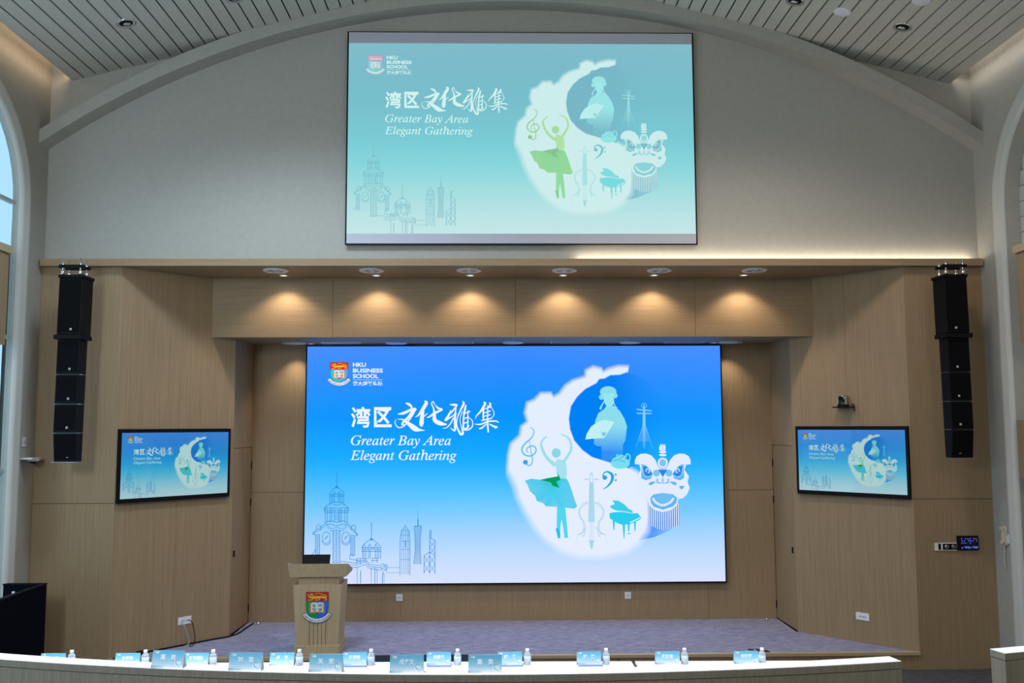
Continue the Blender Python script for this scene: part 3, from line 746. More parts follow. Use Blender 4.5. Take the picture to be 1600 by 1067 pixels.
layer('slide_bass_clef_violin_piano', vi)
# lion dance mask
L = frame(990, 690, 7.11); li = Art(); LW = (226, 236, 255); L1 = (95, 180, 245); L2 = (35, 140, 232)
for k in range(15):
    x = 165+k*23.5; yb = 935+55*math.sin(math.pi*k/14)
    stroke(li, [(x, 700), (x, yb)], (25, 120, 215), L, 22, 1)
for k in range(15):
    x = 165+k*23.5; yb = 935+55*math.sin(math.pi*k/14)
    stroke(li, [(x, 700, 12), (x, yb, 11)], LW, L, None, 1)
fc = [(55, 268), (72, 330), (30, 400), (45, 465), (22, 530), (48, 600), (100, 645), (148, 650), (165, 720), (230, 775), (318, 795), (405, 775), (480, 720), (490, 650), (540, 645), (590, 600), (620, 530), (595, 465), (610, 400), (560, 330), (580, 268), (450, 300), (318, 250), (190, 300)]
poly(li, fc, LW, L)
br = [(5, 268), (6, 225), (25, 180), (70, 153), (130, 148), (190, 170), (235, 220), (258, 280), (262, 340), (240, 372), (200, 325), (150, 290), (95, 268), (45, 270)]
for s in (0, 1):
    mx = (lambda x: x) if s == 0 else (lambda x: 634-x)
    eye = [(82, 280), (130, 285), (175, 322), (208, 378), (190, 425), (125, 446), (78, 420)]
    poly(li, [(mx(x), y) for x, y in eye], L1, L)
    poly(li, [(mx(x), y) for x, y in [(92, 290), (130, 290), (170, 325), (200, 378), (160, 408), (112, 390)]], L2, L)
    stroke(li, [(mx(92), 300, 5), (mx(100), 370, 5), (mx(140), 408, 5), (mx(205), 392, 5)], LW, L)
    stroke(li, [(mx(128), 350, 9), (mx(140), 320, 10), (mx(168), 330, 10), (mx(165), 360, 9), (mx(148), 352, 7)], LW, L)
    poly(li, [(mx(x), y) for x, y in br], LW, L)
    ell(li, mx(247), 366, 38, 38, (120, 195, 248), L, 18)
    poly(li, [(mx(155), 490), (mx(175), 465), (mx(235), 455), (mx(225), 475), (mx(185), 500)], L1, L)
    stroke(li, [(mx(262), 425, 10), (mx(262), 470, 14), (mx(300), 475, 10)], L1, L); stroke(li, [(mx(246), 420), (mx(246), 485)], L1, L, 5, 1)
poly(li, [(265, 325), (370, 325), (318, 412)], L2, L); poly(li, [(305, 420), (330, 420), (330, 485), (305, 485)], (150, 205, 248), L)
ell(li, 317, 253, 64, 66, L1, L); ell(li, 317, 253, 56, 58, LW, L); ell(li, 317, 253, 38, 40, (125, 195, 245), L)
poly(li, [(500, 510), (530, 505), (555, 505), (555, 525), (530, 548), (510, 535)], L1, L)
ell(li, 317, 166, 43, 13, LW, L, 16); ell(li, 317, 133, 42, 15, LW, L, 16); poly(li, [(280, 115), (276, 85), (292, 42), (305, 60), (317, 40), (329, 60), (342, 42), (350, 85), (345, 118)], LW, L)
stroke(li, [(317, 60), (317, 105)], L1, L, 5, 1)
poly(li, [(178, 640), (215, 600), (318, 585), (430, 600), (478, 640), (470, 690), (430, 735), (318, 768), (215, 735), (185, 690)], L1, L)
stroke(li, [(205, 640, 26), (240, 690, 26), (318, 720, 28), (400, 690, 26), (440, 640, 26)], LW, L)
poly(li, [(218, 608), (270, 594), (318, 590), (372, 594), (428, 608), (412, 655), (370, 692), (318, 702), (265, 692), (230, 655)], (110, 190, 242), L)
for k in range(9):
    t = math.pi*(.12+.76*k/8); stroke(li, [(322-112*math.cos(t), 622+86*math.sin(t)), (322-128*math.cos(t), 624+104*math.sin(t))], L1, L, 4, 1)
layer('slide_lion_mask', li)
# title lettering and logo
G1 = frame(540, 620, 6.4); ti = Art(); W3 = (240, 247, 255)
text(ti, '湾', 50, 245, 325, 115, W3, G1, .022); text(ti, '区', 280, 455, 320, 118, W3, G1, .026)
text(ti, 'Greater Bay Area', 50, 1045, 530, 402, W3, G1, .004, True)
text(ti, 'Elegant Gathering', 45, 1100, 678, 545, W3, G1, .004, True)
BR = [
 [(592, 78, 8), (630, 92, 26), (655, 128, 12), (590, 160, 4)],
 [(515, 188, 6), (570, 180, 26), (640, 150, 24), (690, 138, 26), (680, 160, 10)],
 [(672, 140, 18), (625, 215, 24), (560, 285, 20), (590, 300, 6)], [(500, 240, 3), (488, 275, 8), (520, 322, 10), (580, 305, 12), (650, 215, 16), (685, 150, 20)],
 [(515, 240, 4), (570, 245, 14), (630, 290, 38), (690, 335, 52), (740, 348, 22), (785, 352, 3)],
 [(782, 55, 10), (800, 75, 32), (770, 130, 34), (725, 195, 18), (690, 218, 4)], [(770, 150, 22), (758, 215, 38), (752, 290, 42), (765, 305, 16)],
 [(885, 95, 8), (868, 62, 10), (852, 85, 11), (872, 130, 14), (880, 190, 26), (885, 250, 40), (940, 282, 40), (1003, 292, 10)],
 [(890, 100, 8), (920, 130, 20), (958, 143, 14), (890, 175, 24), (830, 215, 16), (805, 222, 5)], [(755, 235, 8), (800, 190, 8), (815, 183, 4)],
 [(1030, 92, 5), (1075, 95, 22), (1105, 98, 14), (1070, 145, 14), (1040, 185, 14)], [(1045, 150, 10), (1020, 205, 22), (990, 250, 20), (1035, 225, 12), (1100, 180, 14)],
 [(1095, 120, 10), (1085, 220, 20), (1088, 310, 26), (1080, 355, 16), (1040, 325, 6)], [(1070, 225, 10), (1040, 285, 12), (1000, 325, 9), (965, 328, 4)],
 [(1162, 55, 6), (1172, 85, 22), (1140, 150, 16), (1108, 230, 10), (1105, 310, 12), (1140, 385, 24), (1165, 380, 20), (1150, 320, 8), (1135, 240, 6), (1160, 160, 8)],
 [(1195, 95, 10), (1185, 140, 20), (1172, 215, 14), (1168, 330, 18)], [(1165, 190, 8), (1235, 160, 15)], [(1168, 238, 8), (1225, 215, 14)], [(1168, 285, 8), (1222, 262, 14)], [(1160, 338, 10), (1205, 330, 18), (1225, 300, 10)],
 [(1215, 150, 8), (1212, 330, 14)], [(1225, 225, 6), (1258, 255, 9), (1258, 310, 11), (1220, 345, 12), (1160, 350, 6)],
 [(1370, 65, 8), (1385, 85, 24), (1345, 155, 20), (1300, 205, 10), (1290, 235, 4)], [(1370, 130, 14), (1368, 190, 16), (1368, 252, 14)],
 [(1425, 72, 8), (1440, 90, 18), (1420, 112, 10)], [(1370, 140, 8), (1450, 112, 14)], [(1372, 178, 8), (1440, 155, 12)], [(1372, 212, 8), (1440, 192, 12)], [(1345, 255, 8), (1395, 243, 14), (1455, 230, 10)],
 [(1412, 100, 10), (1410, 235, 12)], [(1448, 120, 5), (1472, 165, 8), (1470, 205, 8), (1440, 232, 4)],
 [(1283, 288, 5), (1340, 290, 14), (1420, 262, 16), (1490, 258, 14), (1522, 272, 8)], [(1410, 240, 14), (1412, 310, 18), (1418, 372, 14)],
 [(1395, 290, 10), (1355, 325, 16), (1325, 335, 12)], [(1430, 288, 10), (1475, 312, 18), (1505, 318, 14), (1480, 330, 8)]]
for s in BR: stroke(ti, s, W3, G1)
layer('slide_title', ti)
lo2 = Art(); GG = frame(505, 560, 16)
crest(lo2, lambda x, y: GG(395+(x-547)*.985, 130+(y-240)*.965), True)
for wd, x1, y0, y1 in (('HKU', 1060, 240, 133), ('BUSINESS', 1480, 385, 280), ('SCHOOL', 1370, 528, 420)): text(lo2, wd, 735, x1, y0, y1, W3, GG, .03)
stroke(lo2, [(735, 568), (1470, 568)], W3, GG, 9, 1); text(lo2, '港大經管學院', 730, 1475, 718, 605, W3, GG, .02)
layer('slide_logo', lo2)
# background gradient
bgm = Art(); stops = [(0, (64, 140, 253)), (.12, (45, 140, 254)), (.30, (8, 148, 255)), (.48, (22, 172, 255)), (.62, (85, 195, 255)), (.78, (160, 212, 255)), (.9, (198, 222, 255)), (1, (216, 226, 255))]
def grad(t):
    for (a, ca), (b, cb) in zip(stops, stops[1:]):
        if t <= b: k = (t-a)/(b-a); return tuple(ca[i]+(cb[i]-ca[i])*k for i in range(3))
    return stops[-1][1]
NX, NY = 8, 36
vs = [(16*i/NX, 9*j/NY) for j in range(NY+1) for i in range(NX+1)]
def bcol(x, y):
    c = grad(1-y/9); e = abs(x-8)/8*.10*max(0, y/9)
    return tuple(v+(q-v)*e for v, q in zip(c, (140, 180, 255)))
bgm.put(vs, [lin(bcol(*p)) for p in vs], [(j*(NX+1)+i, j*(NX+1)+i+1, (j+1)*(NX+1)+i+1, (j+1)*(NX+1)+i) for j in range(NY) for i in range(NX)])
BGM = bgm.mesh('slide_background', 0)

def screen_mat(name, gain, lift, bfromg=None, strength=1.0, gloss=False):
    """lit display: picture colour * gain + lift, see-through where the picture layer fades out"""
    m = bpy.data.materials.new(name); n, l = nodes_of(m); n.remove(n['Principled BSDF'])
    at = n.new('ShaderNodeAttribute'); at.attribute_name = 'Col'
    sp = n.new('ShaderNodeSeparateColor'); cb = n.new('ShaderNodeCombineColor'); l.new(at.outputs['Color'], sp.inputs[0])
    for i in range(3):
        ma = n.new('ShaderNodeMath'); ma.operation = 'MULTIPLY_ADD'; ma.inputs[1].default_value = gain[i]; ma.inputs[2].default_value = lift[i]
        l.new(sp.outputs[1 if (i == 2 and bfromg) else i], ma.inputs[0]); l.new(ma.outputs[0], cb.inputs[i])
    em = n.new('ShaderNodeEmission'); em.inputs[1].default_value = strength; l.new(cb.outputs[0], em.inputs[0])
    tr = n.new('ShaderNodeBsdfTransparent'); mx = n.new('ShaderNodeMixShader')
    l.new(at.outputs['Alpha'], mx.inputs[0]); l.new(tr.outputs[0], mx.inputs[1]); l.new(em.outputs[0], mx.inputs[2])
    if gloss:
        gl = n.new('ShaderNodeBsdfGlossy'); gl.inputs['Roughness'].default_value = 0.04; gl.inputs[0].default_value = (.06, .06, .06, 1)
        ad = n.new('ShaderNodeAddShader'); l.new(mx.outputs[0], ad.inputs[0]); l.new(gl.outputs[0], ad.inputs[1]); l.new(ad.outputs[0], n['Material Output'].inputs[0])
    else: l.new(mx.outputs[0], n['Material Output'].inputs[0])
    return m
M_LED = screen_mat('video_wall_pixels', (1, 1, 1), (0, 0, 0))
M_PRJ = screen_mat('projected_picture', (.54, .60, .42), (.185, .335, .475), True)
M_PRJD = screen_mat('projected_picture_green', (.50, .52, .22), (.24, .36, .20), True)
M_TV = screen_mat('tv_pixels', (.50, .70, .60), (.01, .01, .0))
M_TVG = screen_mat('tv_pixels_glass', (.50, .70, .60), (.01, .01, .0), gloss=True)
def slide(parent, mat, W, org, ang, bgmat=None):
    """picture of width W whose lower left corner is org, turned by ang about z"""
    s = W/16
    M = Matrix.Translation(Vector(org)-WLOC[parent.name]) @ Matrix.Rotation(ang, 4, 'Z') @ Matrix.Diagonal((s, s, s, 1))
    d = bpy.data.objects.new('display', BGM); COL.objects.link(d); d.parent = parent; d.matrix_local = M
    if not BGM.materials: BGM.materials.append(mat)
    d.material_slots[0].link = 'OBJECT'; d.material_slots[0].material = bgmat or mat
    for nm, me in ART:
        if not me.materials: me.materials.append(mat)
        o = bpy.data.objects.new(nm, me); COL.objects.link(o); o.parent = d
        o.material_slots[0].link = 'OBJECT'; o.material_slots[0].material = M_PRJD if (mat == M_PRJ and nm == 'slide_dancer_and_clef') else mat
    return d

# ------------------------------------------------------------------ the screens
LX0, LX1, LZ0, LZ1 = -2.888, 2.930, .7247, 3.989
e = empty('video_wall', (.02, 12.96, LZ0), 'huge bright blue video wall at the back of the stage', 'video wall')
MB().box(LX0-.022, LX1+.022, 12.925, DB, LZ0-.022, LZ1+.022).build('frame', BLACK, e)
slide(e, M_LED, LX1-LX0, (LX0, 12.918, LZ0), 0)
e = empty('projection_screen', (.07, 11.05, 5.086), 'pale teal projection screen hanging high on the white gable wall', 'projection screen')
MB().box(-2.075, 2.222, 11.03, 11.06, 5.075, 7.752).build('border', BLACK, e)
MB().box(-2.055, 2.202, 11.022, 11.032, 5.088, 7.738).build('fabric', GREYSC, e)
slide(e, M_PRJ, 4.254, (-2.0545, 11.0205, 5.207), 0)
for sx in (-1, 1):
    T = wing(sx)
    c = T(.73, 0, 1.985)
    e = empty('wall_tv', c, 'black-framed television on the %s angled wing%s' % (('left', ', above the socket with two plugs') if sx < 0 else ('right', ', under the small camera')), 'television', 'televisions on the wings')
    a0, a1 = .012, 1.468; z0, z1 = 1.985, 2.858
    MB(T).box(a0, a1, .005, .05, z0, z1).build('casing', BLACK, e)
    for p in ((a0, a0+.028, z0, z1), (a1-.028, a1, z0, z1), (a0+.028, a1-.028, z0, z0+.05), (a0+.028, a1-.028, z1-.045, z1)):
        MB(T).box(p[0], p[1], .05, .06, p[2], p[3]).build('bezel', BLACK, e)
    Wd = a1-a0-.056
    # picture runs left to right as seen from the room
    o0 = T(a0+.028, .0515, z0+.05) if sx < 0 else T(a1-.028, .0515, z0+.05)
    o1 = T(a1-.028, .0515, z0+.05) if sx < 0 else T(a0+.028, .0515, z0+.05)
    # left wing runs front->back left->right; right wing reversed
    ang = math.atan2(o1[1]-o0[1], o1[0]-o0[0]); st = o0
    slide(e, M_TV, Wd, st, ang, M_TVG)

# ------------------------------------------------------------------ line arrays
def array(sx):
    e = empty('line_array', (sx*5.10, 10.65, 2.49), 'tall black loudspeaker column hanging against the %s outer panel' % ('left' if sx < 0 else 'right'), 'loudspeaker', 'hanging loudspeaker columns')
    X = lambda a: sx*5.10+a
    lean = lambda z: (z-2.5)*.012*-sx
    def cab(nm, z0, z1, hw, y0, y1, cham=0):
        m = MB(); d0, d1 = lean(z0), lean(z1)
        yb = y0+cham
        m.hexa([(X(-hw)+d0, yb, z0), (X(hw)+d0, yb, z0), (X(hw)+d0, y1, z0), (X(-hw)+d0, y1, z0)], [(X(-hw)+d1, y0, z1), (X(hw)+d1, y0, z1), (X(hw)+d1, y1, z1), (X(-hw)+d1, y1, z1)])
        o = m.build(nm, BLACK, e, bevel=.006)
        zc0, zc1 = z0+.03, z1-.02
        g = MB(); f0 = y0+cham*(1-(.03)/(z1-z0)); g.hexa([(X(-hw+.015)+d0, f0-.008, zc0), (X(hw-.015)+d0, f0-.008, zc0), (X(hw-.015)+d0, f0+.004, zc0), (X(-hw+.015)+d0, f0+.004, zc0)], [(X(-hw+.015)+d1, y0-.008, zc1), (X(hw-.015)+d1, y0-.008, zc1), (X(hw-.015)+d1, y0+.004, zc1), (X(-hw+.015)+d1, y0+.004, zc1)])
        g.build('grille', GRILL, o)
        bx = X(.0)+d0+sx*-.03
        yb2 = f0-.012
        MB().box(bx-.010, bx-.004, yb2, yb2+.006, z0+.045, z0+.07).add([], []).box(bx+.004, bx+.010, yb2, yb2+.006, z0+.045, z0+.07).build('badge', WHITEP, o)
        return o
    cab('subwoofer', 3.93, 4.575, .132, 10.44, 10.72)
    m = MB(); d = lean(3.88); m.box(X(-.155)+d, X(.155)+d, 10.42, 10.70, 3.875, 3.925).build('rigging_frame', BLACK, e)
    MB().box(X(-.14)+lean(4.6), X(.14)+lean(4.6), 10.43, 10.73, 4.577, 4.61).build('fly_frame', BLACK, e)
    zs = [3.87, 3.475, 3.14, 2.815, 2.49]
    for i in range(4):
        o = cab('cabinet', zs[i+1]+.006, zs[i], .126, 10.46+.004*i, 10.66, .0 if i < 3 else .05)
        MB().box(X(-.15)+lean(zs[i+1]), X(.15)+lean(zs[i+1]), 10.50, 10.52, zs[i+1]-.002, zs[i+1]+.006).build('link_pin', STEEL, e)
    for yy in (10.50, 10.66):
        b = MB().box(X(-.14), X(.14), yy-.02, yy+.02, 4.70, 4.735).build('hanging_bar', BLACK, e)
        for xx in (-.10, .10):
            MB().tube([(X(xx), yy, 4.60), (X(xx), yy, ZS+.004)], .008, 8).build('hook', CHROME, e)
            MB().lathe((X(xx), yy, 4.615), [(.022, 0), (.024, .02), (.02, .05), (.008, .06)], 10).build('shackle', CHROME, e)
array(-1); array(1)

# ------------------------------------------------------------------ lectern
e = empty('lectern', (-2.358, 11.36, ST), 'oak lectern with a painted coat of arms standing on the stage', 'lectern')
MB().box(-2.625, -2.095, 11.12, 11.60, ST, ST+.115).build('plinth', WOODL, e, bevel=.004)
m = MB(); m.hexa([(-2.605, 11.14, ST+.115), (-2.112, 11.14, ST+.115), (-2.112, 11.58, ST+.115), (-2.605, 11.58, ST+.115)], [(-2.652, 11.14, 1.012), (-2.076, 11.14, 1.012), (-2.076, 11.58, 1.012), (-2.652, 11.58, 1.012)])
bo = m.build('body', WOODL, e)
for k in range(5): MB().box(-2.45+k*.047, -2.447+k*.047, 11.136, 11.142, ST+.12, .63 if k else .70).build('groove', DARK, bo)
MB().box(-2.60, -2.118, 11.19, 11.55, 1.012, 1.105).build('neck', WOODL, e)
m = MB(); m.hexa([(-2.692, 11.14, 1.105), (-2.030, 11.14, 1.105), (-2.030, 11.60, 1.105), (-2.692, 11.60, 1.105)], [(-2.716, 11.12, 1.262), (-2.002, 11.12, 1.262), (-2.02, 11.62, 1.13), (-2.698, 11.62, 1.13)])
m.build('top_tray', WOODL, e)
MB().hexa([(-2.716, 11.12, 1.255), (-2.695, 11.12, 1.255), (-2.68, 11.60, 1.13), (-2.70, 11.60, 1.13)], [(-2.716, 11.12, 1.280), (-2.695, 11.12, 1.280), (-2.68, 11.60, 1.155), (-2.70, 11.60, 1.155)]).build('rail', WOODL, e)
ca = Art(); crest(ca, lambda x, y: ((x-547)/445, (548-y)/445))
cm = ca.mesh('coat_of_arms', 0)
def paintmat():
    m = bpy.data.materials.new('painted_arms'); n, l = nodes_of(m); at = n.new('ShaderNodeAttribute'); at.attribute_name = 'Col'
    l.new(at.outputs['Color'], n['Principled BSDF'].inputs['Base Color']); n['Principled BSDF'].inputs['Roughness'].default_value = 0.4
    return m
PRINT = paintmat(); cm.materials.append(PRINT)
# stack the painted layers a hair apart so they never coincide
def fan_layers(me, step):
    import bmesh
    bm = bmesh.new(); bm.from_mesh(me); seen = set(); k = 0
    for v in bm.verts:
        if v in seen: continue
        st = [v]; seen.add(v); isl = []
        while st:
            q = st.pop(); isl.append(q)
            for ed in q.link_edges:
                o = ed.other_vert(q)
                if o not in seen: seen.add(o); st.append(o)
        for q in isl: q.co.y -= k*step
        k += 1
    bm.to_mesh(me); bm.free()
for nm_, me_ in ART: fan_layers(me_, .00003)
fan_layers(cm, .0003)
MB().lathe((-2.362, 11.1385, .790), [(.10, 0), (.10, .004), (0, .004)], 8, (0, -1, 0))
co = bpy.data.objects.new('coat_of_arms', cm); COL.objects.link(co); co.parent = e
co.scale = (.256, .256, .256); co.location = Vector((-2.362, 11.133, .752))-WLOC[e.name]
tag(co, 'red, green and blue coat of arms with a gold lion and a white ribbon')
e = empty('monitor', (-2.41, 11.38, 1.262), 'small black monitor lying tilted on the lectern tray', 'monitor')
m = MB(); m.hexa([(-2.572, 11.30, 1.217), (-2.255, 11.30, 1.217), (-2.255, 11.32, 1.217), (-2.572, 11.32, 1.217)], [(-2.572, 11.36, 1.335), (-2.255, 11.36, 1.335), (-2.255, 11.38, 1.335), (-2.572, 11.38, 1.335)]); m.build('panel', BLACK, e)
MB().box(-2.47, -2.36, 11.36, 11.42, 1.20, 1.27).build('stand', BLACK, e)

# ------------------------------------------------------------------ near ledge (curved front barrier of the seating row) in two runs
LR = 13.0; LCX, LCY = -.05, 6.008+13.0
def lp(x, off=0.0):
    th = math.asin((x-LCX)/LR); r = LR-off
    return (LCX+r*math.sin(th), LCY-r*math.cos(th))
def ledge(xa, xb, label):
    n = max(4, int((xb-xa)/.2)); e = empty('bench_front', (*lp((xa+xb)/2, .07), .55), label, 'bench front', 'curved bench fronts')
    def run(nm, o0, o1, z0, z1, mt, u0=0, u1=1):
        m = MB(); xs = [xa+(xb-xa)*(u0+(u1-u0)*k/n) for k in range(n+1)]
        for k in range(n):
            p, q, r, s = lp(xs[k], o0), lp(xs[k+1], o0), lp(xs[k+1], o1), lp(xs[k], o1)
            m.hexa([(*p, z0), (*q, z0), (*r, z0), (*s, z0)], [(*p, z1), (*q, z1), (*r, z1), (*s, z1)])
        return m.build(nm, mt, e)
    run('top', 0, .135, 1.306, 1.31, DESKTOP)
    run('cap', 0, .135, 1.262, 1.306, LEDGEW)
    run('shadow_gap', .006, .13, 1.257, 1.262, DARK)
    k = max(1, round((xb-xa)/1.2))
    for i in range(k): run('panel', 0, .13, .55, 1.257, LEDGEW, i/k+.00005, (i+1)/k-.00005)
ledge(-5.6, 2.444, 'long curved wooden bench front with a white top across the foreground')
ledge(3.245, 5.6, 'short wooden bench front at the lower right corner beyond the aisle')

# ------------------------------------------------------------------ far desks
def desk(xa, xb, label):
    yb = lambda x: 8.455-.0215*x; e = empty('conference_desk', ((xa+xb)/2, yb((xa+xb)/2)-.22, 0), label, 'desk', 'white desks before the stage')
    def slab(nm, d0, d1, z0, z1, mt, ia=0, ib=0):
        m = MB(); a, b = xa+ia, xb-ib
        m.hexa([(a, yb(a)-d1, z0), (b, yb(b)-d1, z0), (b, yb(b)-d0, z0), (a, yb(a)-d0, z0)], [(a, yb(a)-d1, z1), (b, yb(b)-d1, z1), (b, yb(b)-d0, z1), (a, yb(a)-d0, z1)])
        return m.build(nm, mt, e, bevel=.003 if nm == 'top' else 0)
    slab('top', 0, .48, .752, .78, DESKTOP); slab('modesty_panel', .03, .05, .12, .75, WOODV, .03, .03)
    for x in (xa+.04, xb-.06):
        MB().box(x, x+.03, yb(x)-.44, yb(x)-.06, 0, .752).build('leg', STEEL, e)
for xa, xb, lb in ((-4.75, -2.96, 'white-topped desk farthest to the left before the stage'), (-2.955, -1.0, 'white-topped desk before the lectern'), (-.995, .955, 'white-topped desk before the middle of the stage'), (.985, 2.95, 'white-topped desk farthest to the right before the stage')):
    desk(xa, xb, lb)
dy = lambda x: 8.455-.0215*x

# ------------------------------------------------------------------ name cards
def cardface():
    a = Art(); N = 10; Wc, Hc = .215, .112
    def col(u, v):
        t = min(1.0, max(0.0, v)); base = (95+150*(1-t)**1.5, 178+60*(1-t)**1.2, 218+28*(1-t)); return base
    vs = [(-Wc/2+Wc*i/4, Hc*j/N) for j in range(N+1) for i in range(5)]
    a.put(vs, [lin(col(x/Wc, y/Hc)) for x, y in vs], [(j*5+i, j*5+i+1, (j+1)*5+i+1, (j+1)*5+i) for j in range(N) for i in range(4)])
    return a.mesh('printed_face', 0)
def cardbar():
    a = Art(); q = [(-.1075, .004), (-.02, .004), (-.02, .016), (-.1075, .016)]
    a.put(q, [lin((50, 140, 175)), lin((205, 228, 240)), lin((205, 228, 240)), lin((50, 140, 175))], [(0, 1, 2, 3)])
    for k in range(6): poly(a, [(-.100+k*.008, .008), (-.094+k*.008, .008), (-.094+k*.008, .012), (-.100+k*.008, .012)], (225, 240, 248))
    return a.mesh('title_bar', .0006)
def cardlogo():
    a = Art(); poly(a, [(-.092, .092), (-.082, .092), (-.082, .104), (-.087, .106), (-.092, .104)], (235, 205, 160)); poly(a, [(-.080, .092), (-.066, .092), (-.066, .104), (-.080, .104)], (225, 242, 250))
    return a.mesh('logo_mark', .0006)
def cardmoon():
    a = Art(); ell(a, .070, .032, .022, .022, (222, 238, 248)); stroke(a, [(.070+.012*math.cos(t*.5), .038+.014*math.sin(t*.5), .005) for t in range(1, 11)], (80, 165, 200)); ell(a, .080, .018, .010, .008, (190, 225, 240))
    return a.mesh('moon_mark', .0006)
CF = cardface(); CMK = [cardbar(), cardlogo(), cardmoon()]
for me in [CF]+CMK: me.materials.append(PRINT)
for me in CMK: fan_layers(me, .00005)
NAMES = {}
def namemesh(s):
    if s in NAMES: return NAMES[s]
    a = Art(); n = len(s); sp = ' ' if n == 2 else ''
    hw = .052 if n == 2 else (.048 if n == 3 else .060)
    text(a, (s[0]+'　'+s[1]) if n == 2 else s, -hw, hw, .052, .087, (246, 250, 255), None, .025)
    me = a.mesh('lettering', .0012); me.materials.append(PRINT); NAMES[s] = me; return me
CARDSHEET = {}
def name_card(x, y, z, s, rot, label, group, folder=False):
    e = empty('name_card', (x, y, z), label, 'name card', group); e.rotation_euler = (0, 0, rot)
    tilt = math.radians(17); H = .112; W = .215; dpt = 2*H*math.sin(tilt); hh = H*math.cos(tilt)
    def sheet(nm, y0, z0, y1, z1, mt):
        key = (nm)
        if key not in CARDSHEET:
            me = bpy.data.meshes.new(nm); d = .0012
            vs = [(-W/2, y0, z0), (W/2, y0, z0), (W/2, y1, z1), (-W/2, y1, z1), (-W/2, y0+d, z0+d*.3), (W/2, y0+d, z0+d*.3), (W/2, y1+d, z1+d*.3), (-W/2, y1+d, z1+d*.3)]
            me.from_pydata(vs, [], [(0, 1, 2, 3), (7, 6, 5, 4), (0, 4, 5, 1), (1, 5, 6, 2), (2, 6, 7, 3), (3, 7, 4, 0)]); me.materials.append(mt); CARDSHEET[key] = me
        o = bpy.data.objects.new(nm, CARDSHEET[key]); COL.objects.link(o); o.parent = e; return o
    f = sheet('front_sheet', 0, 0, dpt/2, hh, PAPER); sheet('back_sheet', dpt, 0, dpt/2, hh, PAPER); sheet('base_sheet', .002, .0005, dpt-.002, .0005, PAPER)
    for nm, me in (('printed_face', CF), ('title_bar', CMK[0]), ('logo_mark', CMK[1]), ('moon_mark', CMK[2]), ('lettering', namemesh(s))):
        o = bpy.data.objects.new(nm, me); COL.objects.link(o); o.parent = f; o.rotation_euler = (-tilt, 0, 0); o.location = (0, -.0006, 0)
    if folder:
        MB().box(x-.10, x+.115, y-.052, y-.012, z, z+.004).build('document_folder', BLUEF, None, folder, 'folder', 'blue folders on the desks')
small = [(81, '嘉宾', 'tent name card farthest left, half sunk behind the bench front'), (197.5, '钟俊强', 'small tent name card before the left wing, left of the leaning large card'),
         (305, '韩李嘉怡', 'small tent name card partly hidden behind the tilted large card'), (439, '卢辉', 'small tent name card directly before the lectern plinth, left of a bottle'),
         (553, '陈颂瑛', 'small tent name card just right of the lectern, blue folder under it'), (685, '倪鹏鑫', 'small tent name card between two black stretches of the low case, blue folder under it'),
         (797, '楼勇', 'small tent name card half hidden behind the rightmost large card'), (922, '段蕙', 'small tent name card left of the notch between the desks'),
         (1046, '陈树培', 'small tent name card right of the notch between the desks'), (1171, '张婉婷', 'tent name card farthest right, below the dark floor plate')]
DX = [-4.182, -3.519, -2.909, -2.15, -1.506, -.763, -.133, .567, 1.261, 1.958]
FOLD = {4: 'blue folder before the small card just right of the lectern', 5: 'blue folder before the small card at the low black case', 6: 'blue folder before the small card beside the rightmost large card', 7: 'thin blue folder before the small card left of the desk notch'}
for i, ((px_, s, lb), x) in enumerate(zip(small, DX)):
    name_card(x, dy(x)-.125-.0, .78, s, 0, lb, 'small name cards on the desks', FOLD.get(i, False))
big = [(-2.418, 6.234, '嘉宾', -.10, 'large tent name card on the bench front, leftmost and turned so its side shows'), (-1.888, 6.153, '刘芸', -.05, 'large tent name card on the bench front, second from the left'),
       (-1.358, 6.099, '关宏', -.03, 'large tent name card on the bench front, below the lectern'), (-.833, 6.060, '成立文', 0, 'large tent name card with three characters on the bench front'), (-.33, 6.043, '嘉宾', .0, 'large tent name card on the bench front, rightmost')]
for x, y, s, r, lb in big: name_card(x, y-.0, 1.31, s, r, lb, 'large name cards on the bench front')

# ------------------------------------------------------------------ water bottles
BX = [-4.017, -3.363, -2.762, -1.998, -1.363, -.597, .021, .718, 1.412, 2.097]
BL = ['right of the half-hidden leftmost card', 'left of the leaning large card', 'right of the card hidden by the leaning large card', 'before the lectern plinth', 'at the left end of the low black case', 'at the right end of the low black case', 'right of the rightmost large card', 'left of the desk notch', 'right of the three-character card past the desk notch', 'farthest right, before the floor plate']
pb = None
for x, lb in zip(BX, BL):
    y = dy(x)-.10
    e = empty('water_bottle', (x, y, .78), 'small clear water bottle '+lb, 'bottle', 'water bottles on the desks')
    if pb is None:
        pb = (MB().lathe((x, y, .78), [(.026, 0), (.031, .006), (.031, .085), (.029, .095), (.016, .108), (.013, .112), (.013, .118)], 18).build('body', CLEAR, e),
              MB().lathe((x, y, .78+.03), [(.0316, 0), (.0316, .045)], 18).build('label_band', LABELM, e),
              MB().lathe((x, y, .78+.114), [(.016, 0), (.017, .002), (.017, .02), (.015, .022)], 18).build('cap', CAPM, e)); x00, y00 = x, y
    else:
        for o in pb: clone(o, Vector((x-x00, y-y00, 0))+WLOC[o.name], e)

